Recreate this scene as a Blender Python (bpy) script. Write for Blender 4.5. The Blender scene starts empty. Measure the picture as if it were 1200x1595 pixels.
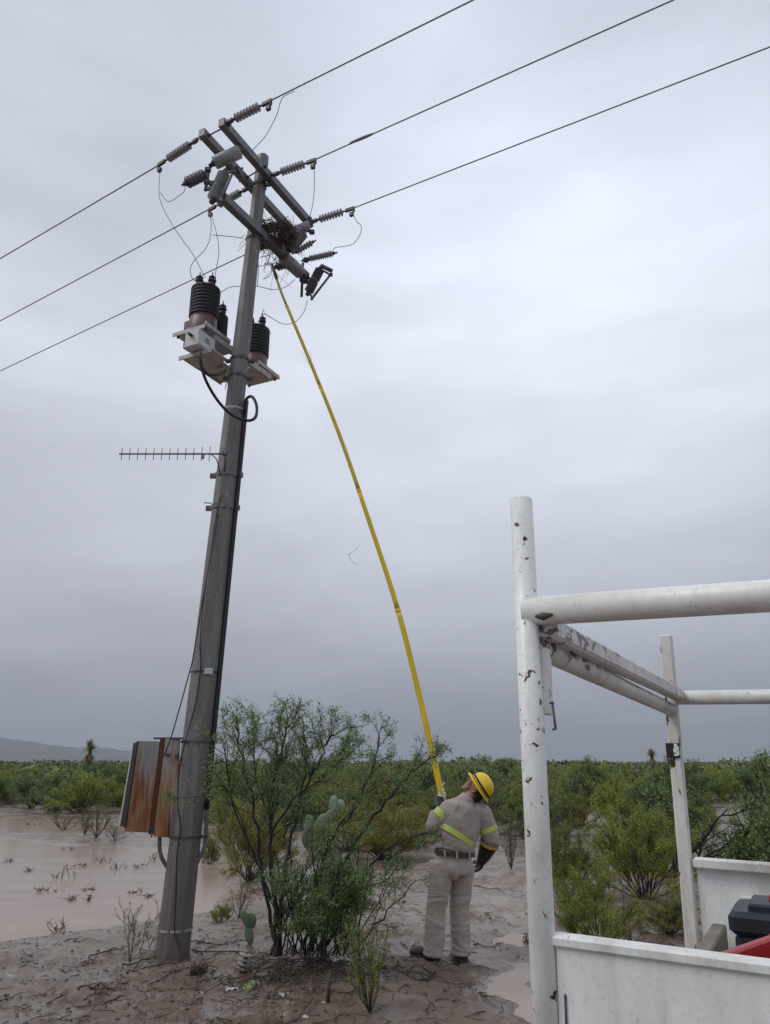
import bpy, math, random
import numpy as np
from mathutils import Vector, Matrix
R = math.radians
sc = bpy.context.scene
COL = sc.collection
rnd = random.Random(7)
RNG = np.random.default_rng(7)

# ------------------------------------------------------------------ camera
CAM_H = 1.72
PITCH = R(18.2)
FPX = 1200.0
cd = bpy.data.cameras.new('camera'); cam = bpy.data.objects.new('camera', cd); COL.objects.link(cam)
cam.location = (0, 0, CAM_H); cam.rotation_euler = (R(90) + PITCH, 0, 0)
cd.sensor_fit = 'VERTICAL'; cd.sensor_height = 36; cd.lens = 36 * FPX / 1595
cd.clip_start = 0.05; cd.clip_end = 20000
sc.camera = cam

# ------------------------------------------------------------------ view
sc.view_settings.view_transform = 'Standard'
sc.view_settings.look = 'None'
sc.view_settings.gamma = 1
sc.view_settings.use_curve_mapping = False
sc.view_settings.exposure = 0.52
sc.cycles.volume_bounces = 0
sc.cycles.max_bounces = 6

# ------------------------------------------------------------------ world: rain overcast
SUN_EL, SUN_AZ = R(52), R(-105)      # azimuth clockwise from +Y
w = bpy.data.worlds.new('World'); sc.world = w; w.use_nodes = True
nt = w.node_tree; nt.nodes.clear()
def N(nt, typ, **kw):
    n = nt.nodes.new(typ)
    for k, v in kw.items(): setattr(n, k, v)
    return n
def L(nt, a, b): nt.links.new(a, b)
out = N(nt, 'ShaderNodeOutputWorld')
sky = N(nt, 'ShaderNodeTexSky', sky_type='NISHITA', sun_disc=False, sun_elevation=SUN_EL, sun_rotation=SUN_AZ, dust_density=4.0)
bgs = N(nt, 'ShaderNodeBackground'); bgs.inputs[1].default_value = 0.05
L(nt, sky.outputs[0], bgs.inputs[0])
tc = N(nt, 'ShaderNodeTexCoord')
sep = N(nt, 'ShaderNodeSeparateXYZ'); L(nt, tc.outputs['Generated'], sep.inputs[0])
ramp = N(nt, 'ShaderNodeValToRGB'); L(nt, sep.outputs['Z'], ramp.inputs[0])
cr = ramp.color_ramp
SKY = [(0.0, (.264, .282, .320)), (.06, (.284, .302, .342)), (.20, (.356, .376, .422)), (.34, (.440, .465, .522)),
       (.50, (.495, .522, .592)), (.66, (.482, .516, .592)), (.80, (.435, .473, .548)), (1.0, (.42, .46, .53))]
while len(cr.elements) < len(SKY): cr.elements.new(0.5)
for e, (p, c) in zip(cr.elements, SKY): e.position = p; e.color = (*c, 1)
# big soft cloud masses, stretched along the horizon
mp = N(nt, 'ShaderNodeMapping'); mp.inputs['Scale'].default_value = (1.3, 1.3, 3.2); mp.inputs['Location'].default_value = (3.1, 1.7, .4)
L(nt, tc.outputs['Generated'], mp.inputs[0])
n1 = N(nt, 'ShaderNodeTexNoise'); n1.inputs['Scale'].default_value = 1.5; n1.inputs['Detail'].default_value = 5; n1.inputs['Roughness'].default_value = .45
n1.inputs['Distortion'].default_value = .3
L(nt, mp.outputs[0], n1.inputs['Vector'])
mr = N(nt, 'ShaderNodeMapRange'); mr.inputs[1].default_value = .33; mr.inputs[2].default_value = .67; mr.inputs[3].default_value = .86; mr.inputs[4].default_value = 1.13
L(nt, n1.outputs[0], mr.inputs[0])
# thin bright part of the cloud deck
dirv = Vector((.22, .80, .56)).normalized()
dot = N(nt, 'ShaderNodeVectorMath', operation='DOT_PRODUCT'); dot.inputs[1].default_value = dirv
L(nt, tc.outputs['Generated'], dot.inputs[0])
mr2 = N(nt, 'ShaderNodeMapRange', interpolation_type='SMOOTHSTEP'); mr2.inputs[1].default_value = .86; mr2.inputs[2].default_value = 1.0; mr2.inputs[3].default_value = 1.0; mr2.inputs[4].default_value = 1.27
L(nt, dot.outputs['Value'], mr2.inputs[0])
mpb = N(nt, 'ShaderNodeMapping'); mpb.inputs['Scale'].default_value = (2.2, 2.2, 9); L(nt, tc.outputs['Generated'], mpb.inputs[0])
n2 = N(nt, 'ShaderNodeTexNoise'); n2.inputs['Scale'].default_value = 2.1; n2.inputs['Detail'].default_value = 6; n2.inputs['Roughness'].default_value = .5; n2.inputs['Distortion'].default_value = .5; L(nt, mpb.outputs[0], n2.inputs['Vector'])
mr3 = N(nt, 'ShaderNodeMapRange'); mr3.inputs[1].default_value = .3; mr3.inputs[2].default_value = .7; mr3.inputs[3].default_value = .955; mr3.inputs[4].default_value = 1.045; L(nt, n2.outputs[0], mr3.inputs[0])
m0 = N(nt, 'ShaderNodeMath', operation='MULTIPLY'); L(nt, mr.outputs[0], m0.inputs[0]); L(nt, mr3.outputs[0], m0.inputs[1])
m1 = N(nt, 'ShaderNodeMath', operation='MULTIPLY'); L(nt, m0.outputs[0], m1.inputs[0]); L(nt, mr2.outputs[0], m1.inputs[1])
bgc = N(nt, 'ShaderNodeBackground'); L(nt, ramp.outputs[0], bgc.inputs[0]); L(nt, m1.outputs[0], bgc.inputs[1])
mixs = N(nt, 'ShaderNodeMixShader'); mixs.inputs[0].default_value = .95
L(nt, bgs.outputs[0], mixs.inputs[1]); L(nt, bgc.outputs[0], mixs.inputs[2]); L(nt, mixs.outputs[0], out.inputs[0])

ld = bpy.data.lights.new('sun', 'SUN'); ld.energy = 0.9; ld.angle = R(28); ld.color = (1, .97, .93)
sun = bpy.data.objects.new('sun', ld); COL.objects.link(sun)
sv = Vector((math.sin(SUN_AZ) * math.cos(SUN_EL), math.cos(SUN_AZ) * math.cos(SUN_EL), math.sin(SUN_EL)))
sun.rotation_euler = sv.to_track_quat('Z', 'Y').to_euler(); sun.location = (0, -5, 30)

# ------------------------------------------------------------------ photo measurements -> world points
cp, sp = math.cos(PITCH), math.sin(PITCH)
def ray(px, py):
    u = (px - 600) / FPX; v = (797.5 - py) / FPX
    return u, cp - v * sp, sp + v * cp
def PY(px, py, Y):
    x, y, z = ray(px, py); t = Y / y
    return Vector((x * t, Y, CAM_H + z * t))
def PZ(px, py, Z):
    x, y, z = ray(px, py); t = (Z - CAM_H) / z
    return Vector((x * t, y * t, Z))
def G(px, py): return PZ(px, py, 0.0)
def proj(X, Y, Z):
    h = Z - CAM_H; d = Y * cp + h * sp
    return 600 + FPX * X / d, 797.5 - FPX * (h * cp - Y * sp) / d

# ------------------------------------------------------------------ mesh helpers
class MB:
    def __init__(s): s.v = []; s.f = []; s.sm = []
    def add(s, vs, fs, smooth=False):
        b = len(s.v); s.v += [tuple(v) for v in vs]
        s.f += [tuple(i + b for i in f) for f in fs]; s.sm += [smooth] * len(fs)
        return s
    def box(s, c, size, X=None, Z=None, bev=0.0):
        c = Vector(c); hx, hy, hz = size[0] / 2, size[1] / 2, size[2] / 2
        Z = Vector(Z).normalized() if Z is not None else Vector((0, 0, 1))
        X = Vector(X) if X is not None else Vector((1, 0, 0))
        X = (X - Z * X.dot(Z)).normalized(); Y = Z.cross(X)
        if bev <= 0:
            vs = [c + X * a * hx + Y * b * hy + Z * d * hz for a in (-1, 1) for b in (-1, 1) for d in (-1, 1)]
            fs = [(0, 1, 3, 2), (4, 6, 7, 5), (0, 4, 5, 1), (2, 3, 7, 6), (0, 2, 6, 4), (1, 5, 7, 3)]
            return s.add(vs, fs)
        b_ = min(bev, hx * .45, hy * .45, hz * .45)
        rings = []
        for zz, ins in ((-hz, b_), (-hz + b_, 0), (hz - b_, 0), (hz, b_)):
            x_, y_ = hx - ins, hy - ins
            rings.append([(x_ - b_, -y_), (x_, -y_ + b_), (x_, y_ - b_), (x_ - b_, y_), (-x_ + b_, y_), (-x_, y_ - b_), (-x_, -y_ + b_), (-x_ + b_, -y_)])
        vs = []
        for (zz, _), rg in zip(((-hz, 0), (-hz + b_, 0), (hz - b_, 0), (hz, 0)), rings):
            vs += [c + X * a + Y * b + Z * zz for a, b in rg]
        fs = []
        for k in range(3):
            for i in range(8):
                j = (i + 1) % 8; fs.append((k * 8 + i, k * 8 + j, k * 8 + 8 + j, k * 8 + 8 + i))
        fs.append(tuple(range(7, -1, -1))); fs.append(tuple(range(24, 32)))
        return s.add(vs, fs)
    def tube(s, pts, rad, n=8, cap=True, side=None, flat=1.0, smooth=True, roundcap=False):
        """pts list, rad scalar or list (values may be (a, b) pairs along side / other)"""
        P = [Vector(p) for p in pts]; m = len(P)
        if not isinstance(rad, (list, tuple)): rad = [rad] * m
        rad = [(r if isinstance(r, (tuple, list)) else (r, r * flat)) for r in rad]
        if roundcap:
            d0 = (P[0] - P[1]).normalized(); d1 = (P[-1] - P[-2]).normalized()
            r0, r1 = rad[0], rad[-1]
            A = [P[0] + d0 * (min(r0) * math.sin(t)) for t in (1.35, .95, .5)]
            Ar = [(r0[0] * math.cos(t), r0[1] * math.cos(t)) for t in (1.35, .95, .5)]
            B = [P[-1] + d1 * (min(r1) * math.sin(t)) for t in (.5, .95, 1.35)]
            Br = [(r1[0] * math.cos(t), r1[1] * math.cos(t)) for t in (.5, .95, 1.35)]
            P = A + P + B; rad = Ar + rad + Br; m = len(P)
        T = []
        for i in range(m):
            a = P[max(i - 1, 0)]; b = P[min(i + 1, m - 1)]
            d = (b - a); T.append(d.normalized() if d.length > 1e-9 else Vector((0, 0, 1)))
        if side is None:
            ref = Vector((0, 0, 1)) if abs(T[0].z) < .9 else Vector((1, 0, 0))
            U = T[0].cross(ref).normalized()
        else:
            U = Vector(side); U = (U - T[0] * U.dot(T[0])).normalized()
        vs = []
        for i in range(m):
            if side is not None:
                U2 = Vector(side); U2 = U2 - T[i] * U2.dot(T[i])
            else: U2 = U - T[i] * U.dot(T[i])
            if U2.length > 1e-6: U = U2.normalized()
            W = T[i].cross(U)
            a, b = rad[i]
            for k in range(n):
                th = 2 * math.pi * (k + .5) / n
                vs.append(P[i] + U * (a * math.cos(th)) + W * (b * math.sin(th)))
        fs = []
        for i in range(m - 1):
            for k in range(n):
                j = (k + 1) % n; fs.append((i * n + k, i * n + j, (i + 1) * n + j, (i + 1) * n + k))
        s.add(vs, fs, smooth)
        if cap:
            b = len(s.v) - len(vs)
            s.f.append(tuple(b + k for k in range(n - 1, -1, -1))); s.sm.append(False)
            s.f.append(tuple(b + (m - 1) * n + k for k in range(n))); s.sm.append(False)
        return s
    def lathe(s, p0, axis, prof, n=16, smooth=True):
        """prof: list of (t along axis in m, radius)"""
        a = Vector(axis).normalized(); p0 = Vector(p0)
        ref = Vector((0, 0, 1)) if abs(a.z) < .9 else Vector((1, 0, 0))
        U = a.cross(ref).normalized(); W = a.cross(U)
        vs = []
        for t, r in prof:
            for k in range(n):
                th = 2 * math.pi * k / n
                vs.append(p0 + a * t + U * (r * math.cos(th)) + W * (r * math.sin(th)))
        fs = []
        m = len(prof)
        for i in range(m - 1):
            for k in range(n):
                j = (k + 1) % n; fs.append((i * n + k, i * n + j, (i + 1) * n + j, (i + 1) * n + k))
        fs.append(tuple(range(n - 1, -1, -1))); fs.append(tuple((m - 1) * n + k for k in range(n)))
        s.add(vs, fs, smooth)
        s.sm[-1] = False; s.sm[-2] = False
        return s
    def build(s, name, mat, parent=None):
        return link_mesh(name, np.array(s.v, dtype=np.float64), s.f, mat, parent, s.sm)

def root_loc(o):
    while o.parent: o = o.parent
    return o.location
def link_mesh(name, V, F, mat, parent=None, smooth=None):
    me = bpy.data.meshes.new(name)
    if parent is not None:
        V = V - np.array(root_loc(parent)); org = None
    else:
        org = V[np.argmin(V[:, 2])].copy() if len(V) else np.zeros(3)
        org[0], org[1] = (V[:, 0].min() + V[:, 0].max()) / 2, (V[:, 1].min() + V[:, 1].max()) / 2
        V = V - org
    me.from_pydata(V.tolist(), [], F)
    if smooth is not None:
        me.polygons.foreach_set('use_smooth', np.array(smooth, dtype=bool))
    if mat: me.materials.append(mat)
    o = bpy.data.objects.new(name, me); COL.objects.link(o)
    if parent is not None: o.parent = parent
    else: o.location = org
    return o
def quads_mesh(name, V, nper, mat, parent=None, idx=None):
    """V (k*nper,3) -> k polygons of nper verts each, or shared verts with idx"""
    me = bpy.data.meshes.new(name)
    if parent is not None: V = V - np.array(root_loc(parent))
    if idx is None: idx = np.arange(len(V))
    me.vertices.add(len(V)); me.vertices.foreach_set('co', V.astype(np.float32).ravel())
    k = len(idx) // nper
    me.loops.add(len(idx)); me.loops.foreach_set('vertex_index', idx.astype(np.int32))
    me.polygons.add(k); me.polygons.foreach_set('loop_start', np.arange(0, k * nper, nper, dtype=np.int32))
    me.polygons.foreach_set('loop_total', np.full(k, nper, dtype=np.int32))
    me.update(calc_edges=True)
    if mat: me.materials.append(mat)
    o = bpy.data.objects.new(name, me); COL.objects.link(o)
    if parent is not None: o.parent = parent
    return o
def tag(o, label=None, cat=None, group=None, kind=None):
    if label: o['label'] = label
    if cat: o['category'] = cat
    if group: o['group'] = group
    if kind: o['kind'] = kind
    return o
def empty(name, loc, label=None, cat=None, group=None):
    o = bpy.data.objects.new(name, None); COL.objects.link(o); o.location = loc; o.empty_display_size = .2
    return tag(o, label, cat, group)
def copy_tree(o, parent=None):
    c = o.copy(); COL.objects.link(c)
    if parent is not None: c.parent = parent
    for ch in list(o.children): copy_tree(ch, c)
    return c
def bez(p, k=12):
    """catmull-rom through points"""
    P = [Vector(q) for q in p]
    if len(P) < 3: return [P[0].lerp(P[-1], i / k) for i in range(k + 1)]
    o = []
    for i in range(len(P) - 1):
        a = P[i - 1] if i else P[0] * 2 - P[1]; b = P[i]; c = P[i + 1]; d = P[i + 2] if i + 2 < len(P) else P[i + 1] * 2 - P[i]
        for j in range(k):
            t = j / k
            o.append(.5 * ((2 * b) + (c - a) * t + (2 * a - 5 * b + 4 * c - d) * t * t + (3 * b - a - 3 * c + d) * t ** 3))
    o.append(P[-1]); return o

# ------------------------------------------------------------------ numpy noise
def _h(ix, iy, s):
    n = (ix.astype(np.int64) * 374761393 + iy.astype(np.int64) * 668265263 + s * 974634777) & 0x7fffffff
    n = ((n ^ (n >> 13)) * 1274126177) & 0x7fffffff
    return ((n ^ (n >> 16)) & 0xffff) / 65535.0
def vn(x, y, s=0):
    x = np.asarray(x, float); y = np.asarray(y, float)
    ix = np.floor(x); iy = np.floor(y); fx = x - ix; fy = y - iy
    fx = fx * fx * (3 - 2 * fx); fy = fy * fy * (3 - 2 * fy)
    a = _h(ix, iy, s); b = _h(ix + 1, iy, s); c = _h(ix, iy + 1, s); d = _h(ix + 1, iy + 1, s)
    return (a * (1 - fx) + b * fx) * (1 - fy) + (c * (1 - fx) + d * fx) * fy
def fbm(x, y, o=4, s=0, g=.5):
    t = 0; a = 1; n = 0
    for i in range(o):
        t = t + a * vn(x * 2 ** i + 17.3 * i, y * 2 ** i - 9.1 * i, s + i); n += a; a *= g
    return t / n

# ------------------------------------------------------------------ materials
def newmat(name):
    m = bpy.data.materials.new(name); m.use_nodes = True
    nt = m.node_tree; nt.nodes.clear()
    o = N(nt, 'ShaderNodeOutputMaterial'); b = N(nt, 'ShaderNodeBsdfPrincipled'); L(nt, b.outputs[0], o.inputs[0])
    return m, nt, b
def noise(nt, scale, detail=4, rough=.55, vec=None, dist=0.0):
    n = N(nt, 'ShaderNodeTexNoise'); n.inputs['Scale'].default_value = scale; n.inputs['Detail'].default_value = detail
    n.inputs['Roughness'].default_value = rough; n.inputs['Distortion'].default_value = dist
    if vec is not None: L(nt, vec, n.inputs['Vector'])
    return n
def coords(nt, scale=(1, 1, 1), loc=(0, 0, 0)):
    t = N(nt, 'ShaderNodeTexCoord'); m = N(nt, 'ShaderNodeMapping'); m.inputs['Scale'].default_value = scale; m.inputs['Location'].default_value = loc
    L(nt, t.outputs['Object'], m.inputs[0]); return m.outputs[0]
def cramp(nt, fac, stops):
    r = N(nt, 'ShaderNodeValToRGB'); c = r.color_ramp
    while len(c.elements) < len(stops): c.elements.new(.5)
    for e, (p, col) in zip(c.elements, stops): e.position = p; e.color = (*col, 1) if len(col) == 3 else col
    L(nt, fac, r.inputs[0]); return r.outputs[0]
def mixc(nt, fac, a, b, mode='MIX'):
    m = N(nt, 'ShaderNodeMix', data_type='RGBA', blend_type=mode)
    for s, v in ((m.inputs[0], fac), (m.inputs[6], a), (m.inputs[7], b)):
        if hasattr(v, 'is_linked') or isinstance(v, bpy.types.NodeSocket): L(nt, v, s)
        elif isinstance(v, (tuple, list)): s.default_value = (*v, 1) if len(v) == 3 else v
        else: s.default_value = v
    return m.outputs[2]
def bump(nt, b, h, strength=.3, dist=.01):
    n = N(nt, 'ShaderNodeBump'); n.inputs['Strength'].default_value = strength; n.inputs['Distance'].default_value = dist
    L(nt, h, n.inputs['Height']); L(nt, n.outputs[0], b.inputs['Normal']); return n
def simple(name, col, rough=.6, metal=0.0, var=.25, scale=8, bmp=.15, spec=None, stretch=(1, 1, 1)):
    m, nt, b = newmat(name)
    v = coords(nt, stretch)
    n = noise(nt, scale, 5, .6, v)
    lo = tuple(c * (1 - var) for c in col); hi = tuple(min(1, c * (1 + var)) for c in col)
    L(nt, cramp(nt, n.outputs[0], [(.3, lo), (.7, hi)]), b.inputs['Base Color'])
    b.inputs['Roughness'].default_value = rough; b.inputs['Metallic'].default_value = metal
    if spec is not None: b.inputs['Specular IOR Level'].default_value = spec
    if bmp: bump(nt, b, n.outputs[0], bmp, .006)
    return m
def leafmat(name, stops, rough=.5, trans=.25):
    m, nt, b = newmat(name)
    g = N(nt, 'ShaderNodeNewGeometry'); oi = N(nt, 'ShaderNodeObjectInfo')
    v = coords(nt); n = noise(nt, 2.2, 3, .5, v)
    a = N(nt, 'ShaderNodeMath', operation='MULTIPLY'); a.inputs[1].default_value = .45; L(nt, g.outputs['Random Per Island'], a.inputs[0])
    a2 = N(nt, 'ShaderNodeMath', operation='MULTIPLY_ADD'); a2.inputs[1].default_value = .35; L(nt, n.outputs[0], a2.inputs[0]); L(nt, a.outputs[0], a2.inputs[2])
    a3 = N(nt, 'ShaderNodeMath', operation='MULTIPLY_ADD'); a3.inputs[1].default_value = .25; L(nt, oi.outputs['Random'], a3.inputs[0]); L(nt, a2.outputs[0], a3.inputs[2])
    c = cramp(nt, a3.outputs[0], stops)
    L(nt, c, b.inputs['Base Color']); b.inputs['Roughness'].default_value = rough
    if trans:
        t = N(nt, 'ShaderNodeBsdfTranslucent'); L(nt, c, t.inputs[0])
        mx = N(nt, 'ShaderNodeMixShader'); mx.inputs[0].default_value = trans
        L(nt, b.outputs[0], mx.inputs[1]); L(nt, t.outputs[0], mx.inputs[2])
        L(nt, mx.outputs[0], [x for x in nt.nodes if x.type == 'OUTPUT_MATERIAL'][0].inputs[0])
    return m
M = {}
# ================================================================== GROUND, WATER, HILLS
def sdist(px, py, poly):
    """signed distance (neg inside) to polygon, numpy"""
    d = np.full(px.shape, 1e18); inside = np.zeros(px.shape, bool)
    n = len(poly)
    for i in range(n):
        ax, ay = poly[i]; bx, by = poly[(i + 1) % n]
        ex, ey = bx - ax, by - ay; wx, wy = px - ax, py - ay
        t = np.clip((wx * ex + wy * ey) / (ex * ex + ey * ey + 1e-12), 0, 1)
        d = np.minimum(d, (wx - ex * t) ** 2 + (wy - ey * t) ** 2)
        c = ((ay <= py) & (by > py)) | ((by <= py) & (ay > py))
        xi = ax + (py - ay) / (by - ay + 1e-12) * ex
        inside ^= c & (px < xi)
    return np.where(inside, -1, 1) * np.sqrt(d)
def gp(pts): return [(G(x, y).x, G(x, y).y) for x, y in pts]
POND = gp([(-900, 1475), (0, 1468), (90, 1454), (160, 1441), (235, 1431), (300, 1424), (345, 1408), (368, 1385), (372, 1362), (350, 1342), (300, 1328), (215, 1322), (90, 1316), (-60, 1300), (-700, 1300)])
PUD1 = gp([(788, 1395), (812, 1420), (850, 1480), (880, 1560), (1000, 1640), (840, 1640), (760, 1590), (740, 1530), (765, 1490), (775, 1440)])
PUD2 = gp([(-200, 1560), (-20, 1560), (60, 1572), (110, 1590), (60, 1640), (-250, 1660)])
STREAM = gp([(-900, 1272), (0, 1275), (150, 1282), (240, 1300), (60, 1296), (-300, 1292)])
MOUND = [(G(265, 1497), -.035, .6), (G(265, 1500), .02, .22), (G(470, 1490), .16, 1.2), (G(575, 1560), .06, .5), (G(400, 1425), .04, .5)]
POLE_B = G(265, 1500)
def ground_h(x, y):
    x = np.asarray(x, float); y = np.asarray(y, float)
    r = np.hypot(x, y)
    h = .035 + .05 * (fbm(x * .35, y * .35, 3, 11) - .5)
    far = np.clip((r - 25) / 60, 0, 1)
    h = h + far * .3 * (fbm(x * .05, y * .05, 3, 5) - .45)
    near = np.clip(1 - (r - 14) / 14, 0, 1)
    wet = np.minimum.reduce([sdist(x, y, POND) + .25 * (fbm(x * 1.2, y * 1.2, 3, 3) - .5), sdist(x, y, PUD1) + 1.1 * (fbm(x * 2.4, y * 1.8, 3, 8) - .5) + .24,
                             sdist(x, y, STREAM) + .8 * (fbm(x * .5, y * .9, 3, 4) - .5)])
    k = np.clip(.5 + wet / .9, 0, 1); k = k * k * (3 - 2 * k)
    rough = near * (.048 * (fbm(x * 2.3, y * 2.3, 4, 21) - .5) + .04 * np.maximum(0, fbm(x * 6, y * 6, 3, 31) - .52) * 2)
    # clods and footprints where the mud is churned
    ch = np.clip((fbm(x * .8, y * .8, 2, 41) - .42) * 5, 0, 1) * near
    rough = rough + ch * .065 * np.maximum(0, fbm(x * 9, y * 11, 3, 51) - .57) * 2
    rough = rough - ch * .035 * np.clip((fbm(x * 3.1, y * 4.2, 2, 61) - .60) * 6, 0, 1)
    h = h + rough * (.15 + .85 * k)
    # flow ridges in the silt beyond the pond
    fl = np.clip((y - 9.5) / 3, 0, 1) * np.clip((34 - y) / 10, 0, 1) * np.clip((-x) / 1.5, 0, 1)
    h = h + fl * (.035 * (fbm(x * .25 + y * .1, y * 1.6, 3, 71) - .56) - .012)
    for p, a, s in MOUND:
        h = h + a * np.exp(-((x - p.x) ** 2 + (y - p.y) ** 2) / (s * s))
    h = h * k + (1 - k) * -.05
    return h
_gx = np.arange(-10, 8, .025); _gy = np.arange(4, 17, .025)
_GG = ground_h(*[a.ravel() for a in np.meshgrid(_gx, _gy)]).reshape(len(_gy), len(_gx))
def gh(x, y):
    u, v_ = (x + 10) / .025, (y - 4) / .025; i, j = int(u), int(v_)
    if 0 <= i < len(_gx) - 1 and 0 <= j < len(_gy) - 1 and u > 0 and v_ > 0:
        a, b_ = u - i, v_ - j; g = _GG
        return float((g[j, i] * (1 - a) + g[j, i + 1] * a) * (1 - b_) + (g[j + 1, i] * (1 - a) + g[j + 1, i + 1] * a) * b_)
    return float(ground_h(np.array([x]), np.array([y]))[0])

rs = np.concatenate([np.linspace(.6, 3.5, 24)[:-1], np.arange(3.5, 15, .032), np.geomspace(15, 60, 120)[:-1], np.geomspace(60, 9000, 60)])
th = np.concatenate([np.linspace(-180, -36, 40)[:-1], np.linspace(-36, 36, 470)[:-1], np.linspace(36, 180, 41)[:-1]])
TH, RR = np.meshgrid(np.radians(th), rs)
GX = RR * np.sin(TH); GY = RR * np.cos(TH); GZ = ground_h(GX.ravel(), GY.ravel())
V = np.stack([GX.ravel(), GY.ravel(), GZ], 1); V = np.vstack([V, [[0, 0, .03]]])
nr, nth = RR.shape
i = np.arange(nr - 1)[:, None] * nth; j = np.arange(nth)[None, :]; j2 = (j + 1) % nth
Q = np.stack([i + j, i + j2, i + nth + j2, i + nth + j], -1).reshape(-1, 4)
me = bpy.data.meshes.new('ground')
nq = len(Q); cen = len(V) - 1
tri = np.stack([np.full(nth, cen), (np.arange(nth) + 1) % nth, np.arange(nth)], 1)
me.vertices.add(len(V)); me.vertices.foreach_set('co', V.astype(np.float32).ravel())
li = np.concatenate([Q[:, ::-1].ravel(), tri.ravel()]).astype(np.int32)
me.loops.add(len(li)); me.loops.foreach_set('vertex_index', li)
ls = np.concatenate([np.arange(nq) * 4, nq * 4 + np.arange(nth) * 3]).astype(np.int32)
me.polygons.add(len(ls)); me.polygons.foreach_set('loop_start', ls)
me.polygons.foreach_set('loop_total', np.concatenate([np.full(nq, 4), np.full(nth, 3)]).astype(np.int32))
me.polygons.foreach_set('use_smooth', np.ones(len(ls), bool))
me.update(calc_edges=True); me.validate()
ground = bpy.data.objects.new('ground', me); COL.objects.link(ground); tag(ground, 'wet brown mud flat with puddles, twigs and footprints', 'ground', kind='structure')

m, nt, b = newmat('mud')
v = coords(nt)
big = noise(nt, .45, 4, .55, v); mid = noise(nt, 3.0, 6, .65, v, .4); fine = noise(nt, 38, 6, .7, v); pat = noise(nt, 1.1, 5, .6, v, .8)
c = cramp(nt, big.outputs[0], [(.3, (.205, .142, .106)), (.55, (.270, .196, .150)), (.75, (.335, .255, .202))])
c = mixc(nt, cramp(nt, mid.outputs[0], [(.38, (0, 0, 0)), (.62, (1, 1, 1))]), mixc(nt, .55, c, (.085, .060, .048)), c)
c = mixc(nt, cramp(nt, fine.outputs[0], [(.40, (.75, .75, .75)), (.52, (0, 0, 0))]), c, (.060, .042, .034))
sp_ = N(nt, 'ShaderNodeTexCoord'); sx = N(nt, 'ShaderNodeSeparateXYZ'); L(nt, sp_.outputs['Object'], sx.inputs[0])
# foreground mud in front of the pole is redder, the silt flats further off are pinkish
fy = N(nt, 'ShaderNodeMapRange'); fy.inputs[1].default_value = 7.2; fy.inputs[2].default_value = 10.5; L(nt, sx.outputs['Y'], fy.inputs[0])
c = mixc(nt, fy.outputs[0], mixc(nt, .58, c, (.112, .074, .053)), mixc(nt, .35, c, (.300, .240, .212)))
ck = noise(nt, 7.5, 7, .75, v, .6); cg = noise(nt, .9, 3, .5, coords(nt, (1, 1, 1), (5, 2, 0)))
cm = N(nt, 'ShaderNodeMath', operation='MULTIPLY_ADD'); cm.inputs[1].default_value = .55; L(nt, cg.outputs[0], cm.inputs[0]); L(nt, ck.outputs[0], cm.inputs[2])
c = mixc(nt, cramp(nt, cm.outputs[0], [(.84, (0, 0, 0)), (.92, (.7, .7, .7))]), c, (.062, .042, .032))
sn = noise(nt, 2.0, 5, .6, coords(nt, (.35, 2.6, 1), (1, 7, 0)), .5)
c = mixc(nt, cramp(nt, sn.outputs[0], [(.50, (0, 0, 0)), (.62, (.45, .45, .45))]), c, (.135, .108, .096))
L(nt, c, b.inputs['Base Color'])
rr = N(nt, 'ShaderNodeMapRange'); rr.inputs[1].default_value = .45; rr.inputs[2].default_value = .64; rr.inputs[3].default_value = .20; rr.inputs[4].default_value = .8
L(nt, pat.outputs[0], rr.inputs[0])
wz = N(nt, 'ShaderNodeMapRange'); wz.inputs[1].default_value = .004; wz.inputs[2].default_value = .034; wz.inputs[3].default_value = .32; wz.inputs[4].default_value = 1.0
L(nt, sx.outputs['Z'], wz.inputs[0]); mw = N(nt, 'ShaderNodeMath', operation='MULTIPLY'); L(nt, wz.outputs[0], mw.inputs[0]); L(nt, rr.outputs[0], mw.inputs[1]); L(nt, mw.outputs[0], b.inputs['Roughness'])
b.inputs['Specular IOR Level'].default_value = .4
bn = bump(nt, b, fine.outputs[0], .28, .010)
bn2 = N(nt, 'ShaderNodeBump'); bn2.inputs['Strength'].default_value = .5; bn2.inputs['Distance'].default_value = .03; L(nt, mid.outputs[0], bn2.inputs['Height']); L(nt, bn2.outputs[0], bn.inputs['Normal'])
me.materials.append(m); M['mud'] = m

m, nt, b = newmat('flood_water')
v = coords(nt, (.5, 1.6, 1)); n = noise(nt, 1.2, 4, .5, v, .6)
L(nt, cramp(nt, n.outputs[0], [(.3, (.29, .208, .162)), (.5, (.325, .240, .192)), (.7, (.345, .26, .21))]), b.inputs['Base Color'])
b.inputs['Roughness'].default_value = .17; b.inputs['IOR'].default_value = 1.33; b.inputs['Specular IOR Level'].default_value = .25
n2 = noise(nt, 9, 3, .6, coords(nt, (.6, 1.8, 1))); bump(nt, b, n2.outputs[0], .06, .01)
wv = [(-60, 4.4, 0), (6, 4.4, 0), (6, 40, 0), (-60, 40, 0)]
wat = MB().add([Vector(p) for p in wv], [(0, 1, 2, 3)]).build('flood_water', m); tag(wat, 'shallow silty flood water lying over the mud', 'water', kind='structure')

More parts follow.
